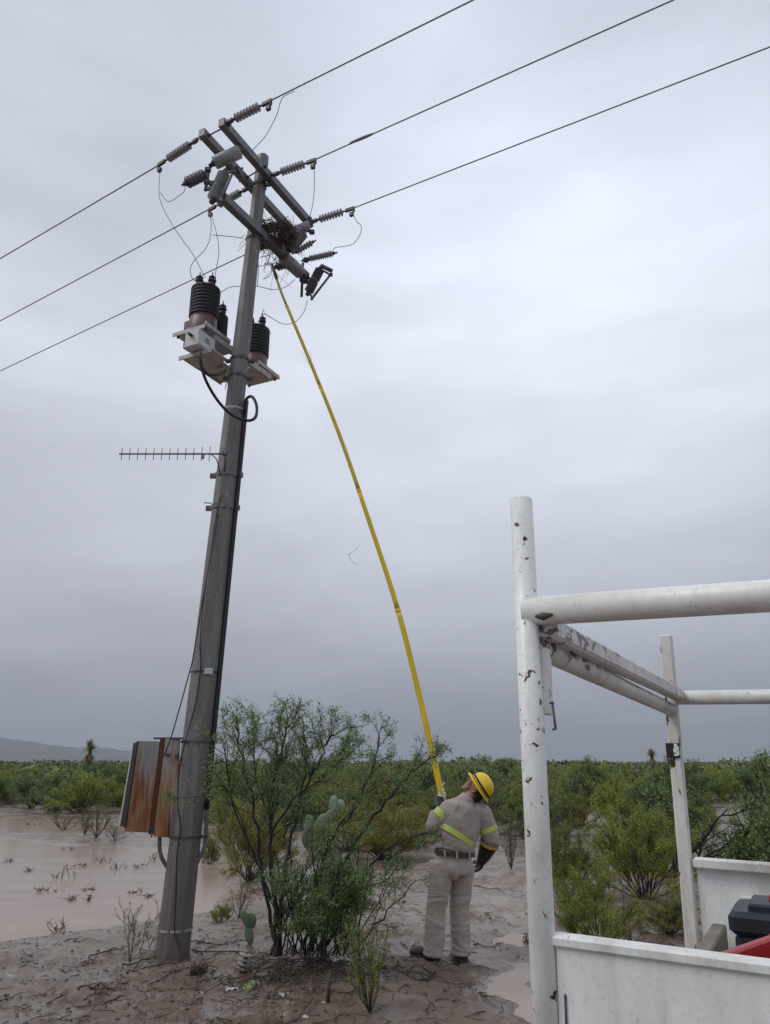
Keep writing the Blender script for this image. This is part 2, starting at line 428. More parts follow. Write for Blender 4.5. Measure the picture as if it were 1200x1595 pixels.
# far hills behind the plain on the left
hp = [(-500, 1120), (-200, 1132), (0, 1149), (60, 1158), (110, 1163), (160, 1165), (200, 1170), (260, 1178), (340, 1186), (420, 1192)]
hv = []; hf = []
YH = 5200.0
prof = []
for k in range(len(hp) - 1):
    for q in range(8):
        t = q / 8; x = hp[k][0] * (1 - t) + hp[k + 1][0] * t; y = hp[k][1] * (1 - t) + hp[k + 1][1] * t
        p = PY(x, y, YH); prof.append((p.x, max(6, p.z + 22 * (vn(np.array([k * 8 + q]) * .31, np.array([.5]), 9)[0] - .5))))
rows = [(-900, 0.0), (-600, .35), (-250, .75), (0, 1.0), (300, .8), (900, .3), (1500, 0.0)]
for dy, f in rows:
    for n_, (x, z) in enumerate(prof):
        hv.append((x, YH + dy + 180 * (vn(np.array([n_ * .2]), np.array([dy * .01]), 6)[0] - .5), max(-2, z * f * (1 + (.35 * (vn(np.array([n_ * .35]), np.array([dy * .004]), 2)[0] - .5) if dy else 0)))))
np_ = len(prof)
for r_ in range(len(rows) - 1):
    for k in range(np_ - 1): hf.append((r_ * np_ + k, r_ * np_ + k + 1, (r_ + 1) * np_ + k + 1, (r_ + 1) * np_ + k))
hm = simple('hill_scrub', (.07, .075, .06), .9, scale=.004, bmp=0)
hills = MB().add(hv, hf, True).build('hills', hm); tag(hills, 'low blue-grey hills beyond the scrub plain', 'hills', kind='structure')

# damp rain air between here and the hills
hz = MB().box((0, 2400, 170), (11000, 10400, 344)).build('haze', None); tag(hz, 'pale rain haze hanging over the plain', 'haze', kind='stuff')
m = bpy.data.materials.new('haze_air'); m.use_nodes = True; nt = m.node_tree; nt.nodes.clear()
o_ = N(nt, 'ShaderNodeOutputMaterial'); pv = N(nt, 'ShaderNodeVolumePrincipled'); pv.inputs['Color'].default_value = (.66, .70, .78, 1); pv.inputs['Density'].default_value = .00018; pv.inputs['Anisotropy'].default_value = .2
L(nt, pv.outputs[0], o_.inputs['Volume']); hz.data.materials.append(m)
# ================================================================== POLE AND LINE HARDWARE
def concrete():
    m, nt, b = newmat('wet_concrete')
    v = coords(nt, (6, 6, .55)); n = noise(nt, 2.2, 5, .6, v); v2 = coords(nt); f = noise(nt, 55, 5, .7, v2); sp = noise(nt, 16, 3, .5, coords(nt, (1, 1, .45)))
    tcn = N(nt, 'ShaderNodeTexCoord'); sx = N(nt, 'ShaderNodeSeparateXYZ'); L(nt, tcn.outputs['Object'], sx.inputs[0])
    c = cramp(nt, n.outputs[0], [(.3, (.130, .118, .112)), (.55, (.205, .192, .186)), (.75, (.265, .252, .246))])
    c = mixc(nt, cramp(nt, sp.outputs[0], [(.66, (0, 0, 0)), (.72, (.55, .55, .55))]), c, (.36, .35, .34))
    c = mixc(nt, cramp(nt, f.outputs[0], [(.36, (.6, .6, .6)), (.5, (0, 0, 0))]), c, (.055, .05, .05))
    # mud splashed on the foot
    mz = N(nt, 'ShaderNodeMapRange'); mz.inputs[1].default_value = 0; mz.inputs[2].default_value = 1.6; mz.inputs[3].default_value = .55; mz.inputs[4].default_value = 0
    L(nt, sx.outputs['Z'], mz.inputs[0]); c = mixc(nt, mz.outputs[0], c, (.100, .074, .064))
    L(nt, c, b.inputs['Base Color']); b.inputs['Roughness'].default_value = .5; bump(nt, b, f.outputs[0], .5, .008)
    return m
M['conc'] = concrete()
M['galv'] = simple('galvanised_steel', (.155, .16, .172), .5, .2, .3, 14)
M['dark_steel'] = simple('dark_steel', (.085, .085, .09), .55, .4, .3, 20)
M['polymer'] = simple('grey_polymer', (.31, .32, .34), .45, 0, .12, 6, .05)
M['polymer_dark'] = simple('dark_polymer', (.125, .13, .145), .45, 0, .15, 6, .05)
M['black_rubber'] = simple('black_rubber', (.013, .014, .018), .65, 0, .2, 9, .1)
M['porcelain'] = simple('brown_epoxy', (.125, .07, .068), .45, 0, .3, 9, .1)
M['wire'] = simple('aluminium_wire', (.30, .30, .31), .55, .3, .2, 30, 0)
M['thin_wire'] = simple('copper_wire', (.11, .11, .115), .6, .2, .2, 30, 0)
M['white_metal'] = simple('white_enamel', (.55, .56, .56), .45, 0, .12, 7, .05)
M['plate'] = simple('weathered_plate', (.42, .40, .39), .55, .2, .25, 10, .1)
M['cable'] = simple('black_cable', (.016, .016, .018), .5, 0, .2, 30, 0)
M['twig'] = simple('dry_twig', (.062, .046, .038), .9, 0, .4, 30, 0)

PB = Vector((POLE_B.x, POLE_B.y, -.3)); PT_ = PY(410, 243, POLE_B.y)
def pole_at(z):
    t = (z - PB.z) / (PT_.z - PB.z); return PB.lerp(PT_, t), .166 + (.079 - .166) * t
pole = empty('utility_pole', (PB.x, PB.y, 0), 'tall leaning wet concrete pole carrying steel crossarms', 'utility pole')
def octa(mb, zs, rf, rot=math.radians(36)):
    vs = []; fs = []
    for z in zs:
        c, r = pole_at(z); r = r * rf(z)
        # octagon with softened corners: two verts per corner
        for k in range(8):
            for q in (-1, 1):
                a = rot + k * math.pi / 4 + q * .06
                vs.append(Vector((c.x + r * math.cos(a), c.y + r * math.sin(a), z)))
    n = 16
    for i in range(len(zs) - 1):
        for k in range(n):
            j = (k + 1) % n; fs.append((i * n + k, i * n + j, (i + 1) * n + j, (i + 1) * n + k))
    fs.append(tuple(range(n - 1, -1, -1))); fs.append(tuple((len(zs) - 1) * n + k for k in range(n)))
    return mb.add(vs, fs)
zt = PT_.z
octa(MB(), [-.3, 0, .5, 1, 2, 3, 4, 5, 6, 7, 8, 8.6, zt - .06, zt - .015, zt], lambda z: 1 if z < zt - .05 else (.93 if z < zt - .01 else .75)).build('pole_shaft', M['conc'], pole)

AD = (PZ(480, 345, 8.75) - PZ(345, 190, 8.75)); AD.z = 0; AD = AD.normalized()      # along the crossarms, away from the viewer
LD = Vector((AD.y, -AD.x, 0))                                                    # along the lines, to the right and nearer
def channel(a, b, w=.085, h=.10, t=.008, open_dir=1):
    """C section crossarm between a and b"""
    mb = MB(); c = (a + b) / 2; d = b - a; ln = d.length; X = d.normalized(); S = Vector((0, 0, 1)).cross(X) * open_dir
    mb.box(c + S * (-w / 2 + t / 2), (ln, t, h), X)
    mb.box(c + Vector((0, 0, h / 2 - t / 2)) + S * (t / 2), (ln, w - t, t), X)
    mb.box(c - Vector((0, 0, h / 2 - t / 2)) + S * (t / 2), (ln, w - t, t), X)
    for e, q in ((a, 1), (b, -1)): mb.box(e + X * q * .004 + S * .004, (.006, w - t, h - 2 * t), X)
    return mb
ZA = 8.78
c0, r0 = pole_at(ZA)
for px0, px1, q in (((345, 190), (482, 347), 1), ((314, 206), (458, 363), -1)):
    a, b = PZ(*px0, ZA), PZ(*px1, ZA)
    o = channel(a, b, open_dir=1).build('crossarm', M['galv'], pole)
armR = (PZ(345, 190, ZA), PZ(482, 347, ZA)); armL = (PZ(314, 206, ZA), PZ(458, 363, ZA))
bolts = [armR[0].lerp(armR[1], t) for t in (.04, .42, .50, .97)]
boltsL = [armL[0].lerp(armL[1], t) for t in (.04, .42, .50, .97)]
for a, b in zip(bolts, boltsL):
    d = (a - b).normalized(); mb = MB().tube([b - d * .09, a + d * .09], .009, 6)
    for p in (a, b):
        for q in (-1, 1): mb.lathe(p + d * q * .05 - d * .01, d, [(0, .02), (.02, .02)], 6, False)
    mb.build('through_bolt', M['dark_steel'], pole)
ZB = 7.97
armB = (PZ(347, 308, ZB), PZ(478, 432, ZB))
channel(armB[0], armB[1], .09, .10, open_dir=1).build('crossarm', M['galv'], pole)
def strap(z, w=.035, m='dark_steel', pr=.008, lug=None, name='steel_strap'):
    mb = MB(); vs = []; fs = []
    for zz, e in ((z - w / 2, pr), (z + w / 2, pr), (z + w / 2, .001), (z - w / 2, .001)):
        c, r = pole_at(z)
        for k in range(16):
            kk, q = divmod(k, 2); a = math.radians(22.5) + kk * math.pi / 4 + (q * 2 - 1) * .06
            vs.append(Vector((c.x + (r + e) * math.cos(a), c.y + (r + e) * math.sin(a), zz)))
    for i in range(4):
        i2 = (i + 1) % 4
        for k in range(16):
            j = (k + 1) % 16; fs.append((i * 16 + k, i * 16 + j, i2 * 16 + j, i2 * 16 + k))
    mb.add(vs, fs)
    if lug:
        c, r = pole_at(z)
        for a in lug:
            d = Vector((math.cos(a), math.sin(a), 0)); mb.box(c + d * (r + .03), (.07, .03, w * 1.1), d); mb.tube([c + d * (r + .045) + Vector((0, -.035, 0)), c + d * (r + .045) + Vector((0, .05, 0))], .008, 6)
    return mb.build(name, M[m], pole)
def zpx(py, dx=0):
    lo, hi = 0, 9.2
    for _ in range(40):
        mid = (lo + hi) / 2; c, r = pole_at(mid)
        if proj(c.x, c.y - r, mid)[1] > py: lo = mid
        else: hi = mid
    return lo
strap(zpx(367), .03, lug=[-.2]); strap(zpx(283), .04, lug=[-.3])
strap(zpx(554), .035, lug=[3.0, .2]); strap(zpx(581), .035, lug=[3.0, .2])
strap(zpx(633), .02, 'white_metal', .006, name='pale_band')
strap(zpx(735), .05, 'galv', .010, lug=[3.1, -.1]); strap(zpx(786), .05, 'galv', .010, lug=[3.1, -.1])
strap(zpx(1045), .015, 'dark_steel'); strap(zpx(1155), .022, 'dark_steel', lug=[-.1]); strap(zpx(1305), .022, 'dark_steel', lug=[-.1])
strap(zpx(1452), .02, 'plate', .006, name='pale_band')
c, r = pole_at(zpx(1046)); MB().box((c.x + r * .55, c.y - r - .005, c.z), (.085, .03, .06), bev=.006).build('tag_plate', simple('tag_metal', (.42, .48, .50), .4), pole)

# black conduit down the right side of the pole
def side_pt(z, a, out_=.03):
    c, r = pole_at(z); return Vector((c.x + (r + out_) * math.cos(a), c.y + (r + out_) * math.sin(a), z))
cz0, cz1 = zpx(1262), zpx(618)
ang = -.08
con = tag(MB().tube([side_pt(z, ang, .022) for z in np.linspace(cz0, cz1, 14)], .026, 10).build('cable_conduit', M['cable']), 'black pipe strapped up the right edge of the concrete pole', 'conduit')
mbk = MB().tube(bez([side_pt(cz0 + .06, ang, .02), side_pt(cz0 - .1, ang, .035), side_pt(zpx(1320), ang, .04), side_pt(zpx(1342), ang - .1, .0), side_pt(zpx(1352), ang - .3, -.02)]), .019, 8)
tag(mbk.build('flexible_conduit', M['galv']), 'short grey flexible pipe bending into the pole below the black pipe', 'conduit')
zc = zpx(1300); c, r = pole_at(zc)
tag(MB().tube(bez([PY(249, 1302, c.y - .02), PY(249, 1322, c.y - .02), PY(253, 1338, c.y - .02), PY(262, 1352, c.y)]), .019, 8).build('flexible_conduit', M['galv']), 'short grey flexible pipe curving from the rusty cabinet into the pole', 'conduit')
# black cable loop near the transformers
y0 = pole.location.y
lp = bez([PY(381, 640, y0 - .05), PY(384, 622, y0 - .1), PY(393, 618, y0 - .16), PY(400, 632, y0 - .2), PY(398, 650, y0 - .24), PY(384, 655, y0 - .28), PY(360, 645, y0 - .32), PY(338, 622, y0 - .4), PY(320, 590, y0 - .55), PY(313, 562, y0 - .62), PY(313, 550, y0 - .62)], 10)
tag(MB().tube(lp, .017, 8).build('control_cable', M['cable']), 'thick black cable looping from the white control box round the pole', 'cable')
tag(MB().tube(bez([PY(316, 575, y0 - .6), PY(325, 583, y0 - .5), PY(340, 583, y0 - .35), PY(352, 577, y0 - .22)], 8), .02, 8).build('control_cable', M['cable']), 'short thick black cable sagging from the mounting bracket to the pole strap', 'cable')

# thin loose wire down the pole face and the stay wire to the cabinet
def face(px, py, e=.012):
    z = zpx(py); c, r = pole_at(z); return PY(px, py, c.y - r * .93 - e)
tag(MB().tube(bez([face(345, 770), face(338, 800), face(330, 850), face(318, 930), face(312, 1000), face(313, 1035), face(306, 1090), face(290, 1150), face(280, 1200), face(277, 1250), face(281, 1290), face(276, 1330), face(274, 1400), face(272, 1450), face(280, 1475)], 6), .0055, 5).build('loose_wire', M['cable']), 'thin black wire hanging in waves down the face of the pole', 'wire')
tag(MB().tube([face(340, 800, .02), face(322, 900, .03), PY(300, 1030, y0 - .24), PY(285, 1085, y0 - .25), PY(268, 1145, y0 - .27), PY(256, 1178, y0 - .29)], .0065, 5).build('loose_wire', M['cable']), 'taut black wire slanting from the pole down onto the rusty cabinet', 'wire')

# ---------------------------------------------------------------- dead-end insulators with clamps
def shed_profile(L_, r_core, r_shed, n):
    pr = [(0, r_core)]
    for k in range(n):
        t = L_ * (k + .5) / n; w_ = L_ / n
        pr += [(t - w_ * .30, r_core), (t - w_ * .10, r_shed), (t + w_ * .06, r_shed), (t + w_ * .22, r_core)]
    pr.append((L_, r_core)); return pr
LB = {}
def dead_end(arm_pt, line_pt, label, ins=(.22, .78), n=8, r=.052):
    """arm -> shackle -> ribbed polymer rod -> clamp; root at the arm side"""
    a, b = Vector(arm_pt), Vector(line_pt); d = b - a; ln = d.length; d.normalize()
    e = empty('line_insulator', a, label, 'insulator', 'dead-end insulators at the pole top')
    MB().lathe(a + d * ln * ins[0], d, shed_profile(ln * (ins[1] - ins[0]), .018, r, n), 16).build('ribbed_rod', M['polymer'], e)
    mb = MB().tube([a, a + d * ln * ins[0]], .011, 6).box(a + d * ln * ins[0] * .45, (.09, .045, .05), d, bev=.008).lathe(a + d * ln * (ins[0] * .85), d, [(0, .018), (.05, .026)], 8)
    mb.tube([a + d * .02 + Vector((0, 0, .03)), a + d * .06, a + d * .02 - Vector((0, 0, .03))], .009, 6)
    mb.build('shackle', M['dark_steel'], e)
    p = a + d * ln * ins[1]
    mb = MB().tube([p, b], .012, 6).box(b - d * .035, (.14, .035, .055), d, bev=.008)
    mb.tube([b, b + d * .03 - Vector((0, 0, .045)), b - d * .01 - Vector((0, 0, .085))], .014, 6).box(b - d * .01 - Vector((0, 0, .09)), (.05, .04, .05), d)
    mb.build('clamp', M['dark_steel'], e)
    return e
ZL = ZA
def Z8(px, py): return PZ(px, py, ZL)
dead_end(Z8(352, 192), Z8(420, 158), 'ribbed grey insulator string at the upper end of the right-hand crossarm')
dead_end(Z8(310, 216), Z8(249, 256), 'ribbed grey insulator string on the leftmost crossarm tip')
dead_end(Z8(424, 273), Z8(489, 250), 'ribbed grey insulator string right of the bare pole top')
dead_end(Z8(484, 346), Z8(549, 325), 'ribbed grey insulator string at the lower end of the right-hand crossarm')
dead_end(Z8(388, 292), Z8(328, 326), 'partly hidden ribbed insulator string just left of the pole, middle line')
dead_end(Z8(452, 362), Z8(392, 393), 'ribbed insulator string mostly hidden behind the pole and nest')

def conductor(p, q, label, ext, splice=None):
    a, b = Z8(*p), Z8(*q); d = (b - a).normalized(); e = b + d * ext
    pts = []
    ln = (e - a).length
    for k in range(13):
        t = k / 12; x = a.lerp(e, t); x.z += -1.2 * 4 * t * (1 - t) * (ln / 60) ** 2 * 0 ; pts.append(x)
    o = MB().tube(pts, .0085, 6).build('power_line', M['wire']) if not splice else None
    if splice:
        r_ = empty('power_line', a); MB().tube(pts, .0085, 6).build('conductor', M['wire'], r_)
        s0, s1 = Z8(*splice[0]), Z8(*splice[1]); m_ = s0.lerp(s1, .5)
        MB().tube([s0, s0.lerp(s1, .2), m_, s0.lerp(s1, .8), s1], [.010, .018, .021, .018, .010], 8).build('splice_sleeve', M['wire'], r_); o = r_
    return tag(o, label, 'power line', 'overhead conductors')
conductor((421, 157), (741, -2), 'topmost bare overhead wire running up to the right', 12)
conductor((490, 249), (1049, 0), 'middle bare overhead wire up to the right, with a thick splice', 8, ((545, 223), (582, 208)))
conductor((551, 324), (1200, 73), 'lowest of the three overhead wires going to the right edge', 8)
conductor((248, 257), (0, 403), 'topmost bare overhead wire running down to the left edge', 30)
conductor((326, 326), (0, 500), 'middle bare overhead wire running down to the left edge', 30)
conductor((392, 392), (0, 578), 'lowest bare overhead wire passing behind the pole to the left edge', 30)

def jumper(pts, label, r=.0042, name='jumper_wire'):
    return tag(MB().tube(bez(pts, 8), r, 5).build(name, M['thin_wire']), label, 'wire', 'jumper wires at the pole top')
YN, YF = y0 - .8, y0 + .8
# coordinates: pixel plus depth
J = lambda *a: [PY(x, y, Y) for x, y, Y in a]
jumper(J((250, 262, 7.7), (248, 300, 7.6), (255, 325, 7.5), (275, 360, 7.4), (300, 395, 7.35), (316, 425, 7.3), (320, 432, 7.3)), 'long grey wire curving down from the leftmost insulator to the left transformer')
jumper(J((250, 300, 7.6), (262, 314, 7.5), (278, 306, 7.4), (288, 297, 7.3), (288, 290, 7.25)), 'short wire linking the left drop wire to the dark arrester')
jumper(J((328, 332, 7.9), (329, 360, 7.8), (322, 385, 7.6), (300, 410, 7.4), (297, 425, 7.3), (303, 437, 7.3), (315, 442, 7.25)), 'thin wire looping below the middle line to the left transformer side')
jumper(J((330, 335, 7.9), (339, 370, 7.7), (341, 395, 7.5), (336, 425, 7.4), (334, 436, 7.35)), 'thin wire dropping straight to the second terminal of the left transformer')
jumper(J((332, 366, 7.8), (355, 368, 7.85), (380, 371, 7.85)), 'short level wire between the drop wires and the lower crossarm strap')
jumper(J((459, 142, 6.6), (440, 153, 6.8), (431, 180, 7.0), (415, 210, 7.3), (405, 222, 7.5), (390, 238, 7.6)), 'wire slanting from the upper right line down behind the crossarm')
jumper(J((490, 262, 7.6), (490, 290, 7.8), (488, 315, 8.0), (482, 342, 8.4)), 'wire hanging from the middle right clamp to the crossarm end')
jumper(J((549, 330, 8.0), (556, 345, 8.0), (563, 352, 8.0), (561, 366, 8.05), (550, 380, 8.1), (535, 384, 8.2), (522, 386, 8.3), (518, 393, 8.4)), 'looping wire from the lower right clamp to the pale arrester tip')
jumper(J((345, 455, 7.5), (360, 447, 7.8), (380, 446, 8.1), (402, 446, 8.15), (425, 451, 8.2), (445, 447, 8.4), (460, 435, 8.6)), 'wire passing behind the pole from the left transformer to the right cutout')
jumper(J((406, 500, 8.2), (411, 489, 8.2), (420, 493, 8.25), (435, 502, 8.3), (448, 505, 8.4), (462, 500, 8.5), (474, 485, 8.6), (479, 468, 8.6)), 'sagging wire from the right transformer up to the fuse cutout')
jumper(J((402, 415, 8.2), (420, 412, 8.4), (432, 408, 8.6)), 'short pale wire between the pole and the nest')
jumper(J((410, 435, 8.2), (420, 430, 8.3), (425, 420, 8.4)), 'curled loose wire end left of the stick tip')
jumper(J((401, 395, 8.1), (403, 420, 8.1), (401, 445, 8.1)), 'straight ground wire just right of the pole below the nest')

# ---------------------------------------------------------------- arresters and cutouts
def rod_thing(name, a, b, r, n, mat, label, cat, group=None, capr=None, both=True):
    a, b = Vector(a), Vector(b); d = b - a; ln = d.length; d.normalize()
    e = empty(name, a, label, cat, group)
    if n: MB().lathe(a, d, shed_profile(ln, r * .62, r, n), 16).build('ribbed_body', M[mat], e)
    else: MB().lathe(a, d, [(0, r * .8), (.01, r), (ln - .01, r), (ln, r * .8)], 18).build('body', M[mat], e)
    k = capr or r * .45
    MB().lathe(b, d, [(0, k), (.03, k), (.035, k * .5), (.07, k * .5)], 8).build('terminal', M['dark_steel'], e)
    MB().lathe(a, -d, [(0, k), (.03, k), (.035, k * .5), (.07, k * .5)], 8).build('terminal', M['dark_steel'], e)
    return e
rod_thing('surge_arrester', PY(334, 254, 7.28), PY(374, 236, 7.28), .078, 0, 'polymer', 'smooth light grey cylinder lying in front of the two upper crossarms', 'arrester')
rod_thing('surge_arrester', PY(318, 272, 7.3), PY(291, 285, 7.2), .068, 5, 'polymer_dark', 'stubby dark ribbed cylinder, leftmost of the pole-top gear', 'arrester')
def cutout(a, b, t0, t1, label, r=.075):
    a, b = Vector(a), Vector(b); d = b - a; ln = d.length; d.normalize()
    e = empty('fuse_cutout', a, label, 'fuse cutout', 'fuse cutouts on the lower crossarm')
    pr = shed_profile(ln * .44, r * .52, r, 5); MB().lathe(a + d * ln * .02, d, pr, 16).build('insulator_half', M['polymer'] if r > .07 else M['polymer_dark'], e)
    MB().lathe(a + d * ln * .54, d, shed_profile(ln * .44, r * .52, r, 5), 16).build('insulator_half', M['polymer'] if r > .07 else M['polymer_dark'], e)
    MB().lathe(a + d * ln * .46, d, [(0, r * .8), (ln * .08, r * .8)], 16).box(a + d * ln * .5 + Vector((-.09, .05, .01)), (.14, .03, .04)).build('centre_band', M['galv'], e)
    MB().lathe(a, -d, [(0, r * .5), (.05, r * .4)], 10).tube([a, t0], .014, 6).build('contact', M['dark_steel'], e)
    MB().lathe(b, d, [(0, r * .5), (.05, r * .4)], 10).tube([b, t1], .014, 6).box(t1, (.06, .04, .04), bev=.006).build('contact', M['dark_steel'], e)
    MB().tube([t0, t1], .016, 8).lathe(Vector(t0), Vector(t1) - Vector(t0), [(-.03, .02), (.03, .02)], 8).build('fuse_tube', M['galv'], e)
    return e
cutout(PY(332, 311, 7.25), PY(350, 270, 7.25), PY(344, 312, 7.2), PY(363, 268, 7.2), 'ribbed fuse cutout left of the pole with its tube on the right side')
e = cutout(PY(481, 455, 8.75), PY(499, 419, 8.75), PY(487, 464, 8.7), PY(515, 428, 8.7), 'dark fuse cutout hanging lowest at the right end of the lower crossarm', .064)
MB().tube([PY(501, 414, 8.75), PY(517, 422, 8.72)], .028, 8).build('upper_hood', M['polymer_dark'], e)
rod_thing('surge_arrester', PY(441, 400, 8.4), PY(468, 425, 8.72), .085, 0, 'polymer', 'smooth grey cylinder along the lower crossarm below the nest', 'arrester')
rod_thing('post_insulator', PY(450, 389, 8.5), PY(472, 362, 8.5), .085, 8, 'polymer', 'short wide ribbed insulator just right of the nest', 'insulator')
rod_thing('surge_arrester', PY(447, 364, 8.5), PY(482, 350, 8.5), .058, 0, 'polymer', 'smooth grey cylinder above the nest at the crossarm end', 'arrester')
rod_thing('polymer_arrester', PY(482, 403, 8.75), PY(518, 395, 8.75), .052, 11, 'polymer', 'pale finely ribbed rod pointing right beneath the line ends', 'arrester')
rod_thing('surge_arrester', PY(449, 411, 8.55), PY(431, 416, 8.5), .055, 4, 'polymer_dark', 'small dark cylinder at the tip of the yellow stick', 'arrester')
rod_thing('surge_arrester', PY(462, 392, 8.6), PY(486, 378, 8.6), .045, 6, 'polymer', 'small light grey ribbed rod between the nest and the pale arrester', 'arrester')
# clamps, brackets
def bracket(pts, r, label):
    e = MB()
    for a, b in pts: e.tube([a, b], r, 6)
    for a, b in pts: e.box(a.lerp(b, .5), (.07, .05, .06), (b - a), bev=.008)
    return tag(e.build('mounting_bracket', M['dark_steel']), label, 'bracket', 'brackets holding the pole-top gear')
bracket([(PY(318, 271, 7.3), PY(330, 258, 7.3)), (PY(322, 282, 7.3), PY(340, 290, 7.3)), (PY(320, 297, 7.3), PY(325, 270, 7.3)), (PY(340, 290, 7.3), armB[0])], .018, 'dark clamp cluster holding the left cutout and cylinders')
bracket([(armB[1], PY(470, 436, 8.75)), (PY(472, 410, 8.75), PY(470, 462, 8.75)), (PY(470, 406, 8.75), PY(484, 404, 8.75)), (PY(470, 425, 8.75), PY(486, 436, 8.75))], .018, 'dark clamp cluster and hanging rod at the right end of the lower crossarm')
bracket([(PY(478, 350, 8.6), PY(488, 352, 8.6)), (PY(482, 360, 8.6), PY(490, 363, 8.6)), (PY(470, 366, 8.6), PY(487, 350, 8.6))], .015, 'dark hooks at the lower end of the right-hand crossarm')
bracket([(PY(362, 268, 7.3), PY(378, 262, 7.5)), (PY(352, 262, 7.3), PY(364, 262, 7.35))], .014, 'small dark clips under the light grey cylinder beside the left cutout')

# ---------------------------------------------------------------- bird nest
nest = MB(); rn = random.Random(3)
nc = PY(430, 366, y0 + .22)
for k in range(850):
    th = rn.uniform(0, 6.28); ph = rn.uniform(-1, 1); rr = .215 * rn.uniform(.25, 1) ** .5
    p = nc + Vector((math.cos(th) * rr * 1.15, math.sin(th) * rr * .9, ph * .16 * rn.random()))
    d = Vector((-math.sin(th) + rn.gauss(0, .6), math.cos(th) + rn.gauss(0, .6), rn.gauss(0, .45))).normalized(); ln = rn.uniform(.08, .26)
    m_ = p + Vector((rn.gauss(0, .012), rn.gauss(0, .012), rn.gauss(0, .012)))
    nest.tube([p - d * ln / 2, m_, p + d * ln / 2], [.0025, .0048, .0025], 3, cap=False)
for k in range(150):       # loose twigs sticking out and hanging below the arm
    p = nc + Vector((rn.uniform(-.2, .22), rn.uniform(-.2, .3), rn.uniform(-.32, .1)))
    d = Vector((rn.gauss(0, .8), rn.gauss(0, .5), rn.gauss(-.3, .7))).normalized(); ln = rn.uniform(.1, .38)
    nest.tube([p, p + d * ln * .5 + Vector((rn.gauss(0, .02), 0, rn.gauss(0, .02))), p + d * ln], [.003, .003, .0015], 3, cap=False)
tag(nest.build('bird_nest', simple('nest_twig', (.115, .088, .074), .9, 0, .4, 30, 0)), 'ragged twig nest wedged between the crossarms behind the pole', 'bird nest')
tag(MB().tube(bez([PY(372, 385, 7.9), PY(376, 378, 7.9), PY(383, 372, 7.9)]), .003, 3).tube(bez([PY(370, 392, 7.9), PY(378, 384, 7.9), PY(384, 376, 7.9)]), .003, 3).tube(bez([PY(374, 372, 7.9), PY(381, 366, 7.9), PY(386, 369, 7.9)]), .003, 3).build('stray_twigs', M['twig']), 'few thin twigs poking out left of the pole at the lower crossarm', 'twigs')

# ---------------------------------------------------------------- instrument transformers
ZT = 6.5
def transformer(base, label, s=1.0, behind=False):
    base = Vector(base); e = empty('voltage_transformer', base, label, 'transformer', 'voltage transformers on the pole bracket')
    h0 = .235 * s; H_ = .41 * s; rb = .160 * s
    # red-brown cast foot: round body with a squared shoulder
    mb = MB().lathe(base, (0, 0, 1), [(0, rb * .92), (.02, rb * .95), (h0, rb * .95), (h0 + .02, rb * .8)], 24)
    mb.box(base - LD * rb * .75 + Vector((0, 0, h0 * .45)), (rb * .9, rb * 1.5, h0 * .85), LD, bev=.03)
    mb.build('cast_foot', M['porcelain'], e)
    pr = [(0, rb * .86)]; n = 9
    for k in range(n):
        t = H_ * (k + .5) / n * .93; w_ = H_ / n
        pr += [(t - w_ * .42, rb * .97), (t - w_ * .26, rb * 1.03), (t + w_ * .26, rb * 1.03), (t + w_ * .42, rb * .97)]
    pr += [(H_ * .95, rb * .9), (H_ * .99, rb * .72), (H_, rb * .3)]
    MB().lathe(base + Vector((0, 0, h0)), (0, 0, 1), pr, 28).build('ribbed_housing', M['black_rubber'], e)
    for q in (-1, 1):
        p = base + Vector((q * rb * .45, -.25 * rb, h0 + H_ * .99))
        MB().lathe(p, (0, 0, 1), [(0, .03), (.03, .045), (.035, .02), (.06, .02), (.065, .05), (.08, .05), (.085, .02), (.11, .02), (.115, .045), (.13, .03), (.15, .01)], 10).tube([p + Vector((0, 0, .13)), p + Vector((0, 0, .19))], .008, 5).build('terminal_stud', M['dark_steel'], e)
    # mounting plate with a hooked lip
    pc = base + Vector((0, 0, -.012))
    MB().box(pc, (.44 * s, .42 * s, .014), LD).box(pc + LD * .22 * s + Vector((0, 0, .02)), (.012, .44 * s, .05), LD).box(pc - AD * .22 * s - Vector((0, 0, .02)), (.44 * s, .012, .045), LD).build('base_plate', M['plate'], e)
    for a_, b_ in ((.19, .17), (.19, -.17), (-.19, .17), (-.19, -.17)):
        q_ = pc + LD * a_ * s + AD * b_ * s; MB().lathe(q_ - Vector((0, 0, .04)), (0, 0, 1), [(0, .014), (.03, .014), (.031, .007), (.085, .007)], 6, False).build('bolt', M['dark_steel'], e)
    return e
TL = PZ(315, 526, ZT); TR = PZ(396, 583, ZT)
transformer(TL, 'black ribbed transformer left of the pole, over the white box', 1.06)
transformer(TR, 'black ribbed transformer right of the pole, half hidden by it', 1.06)
transformer(PY(337, 543, TL.y + .36), 'black ribbed transformer hidden behind the left one, its edge showing', .72)
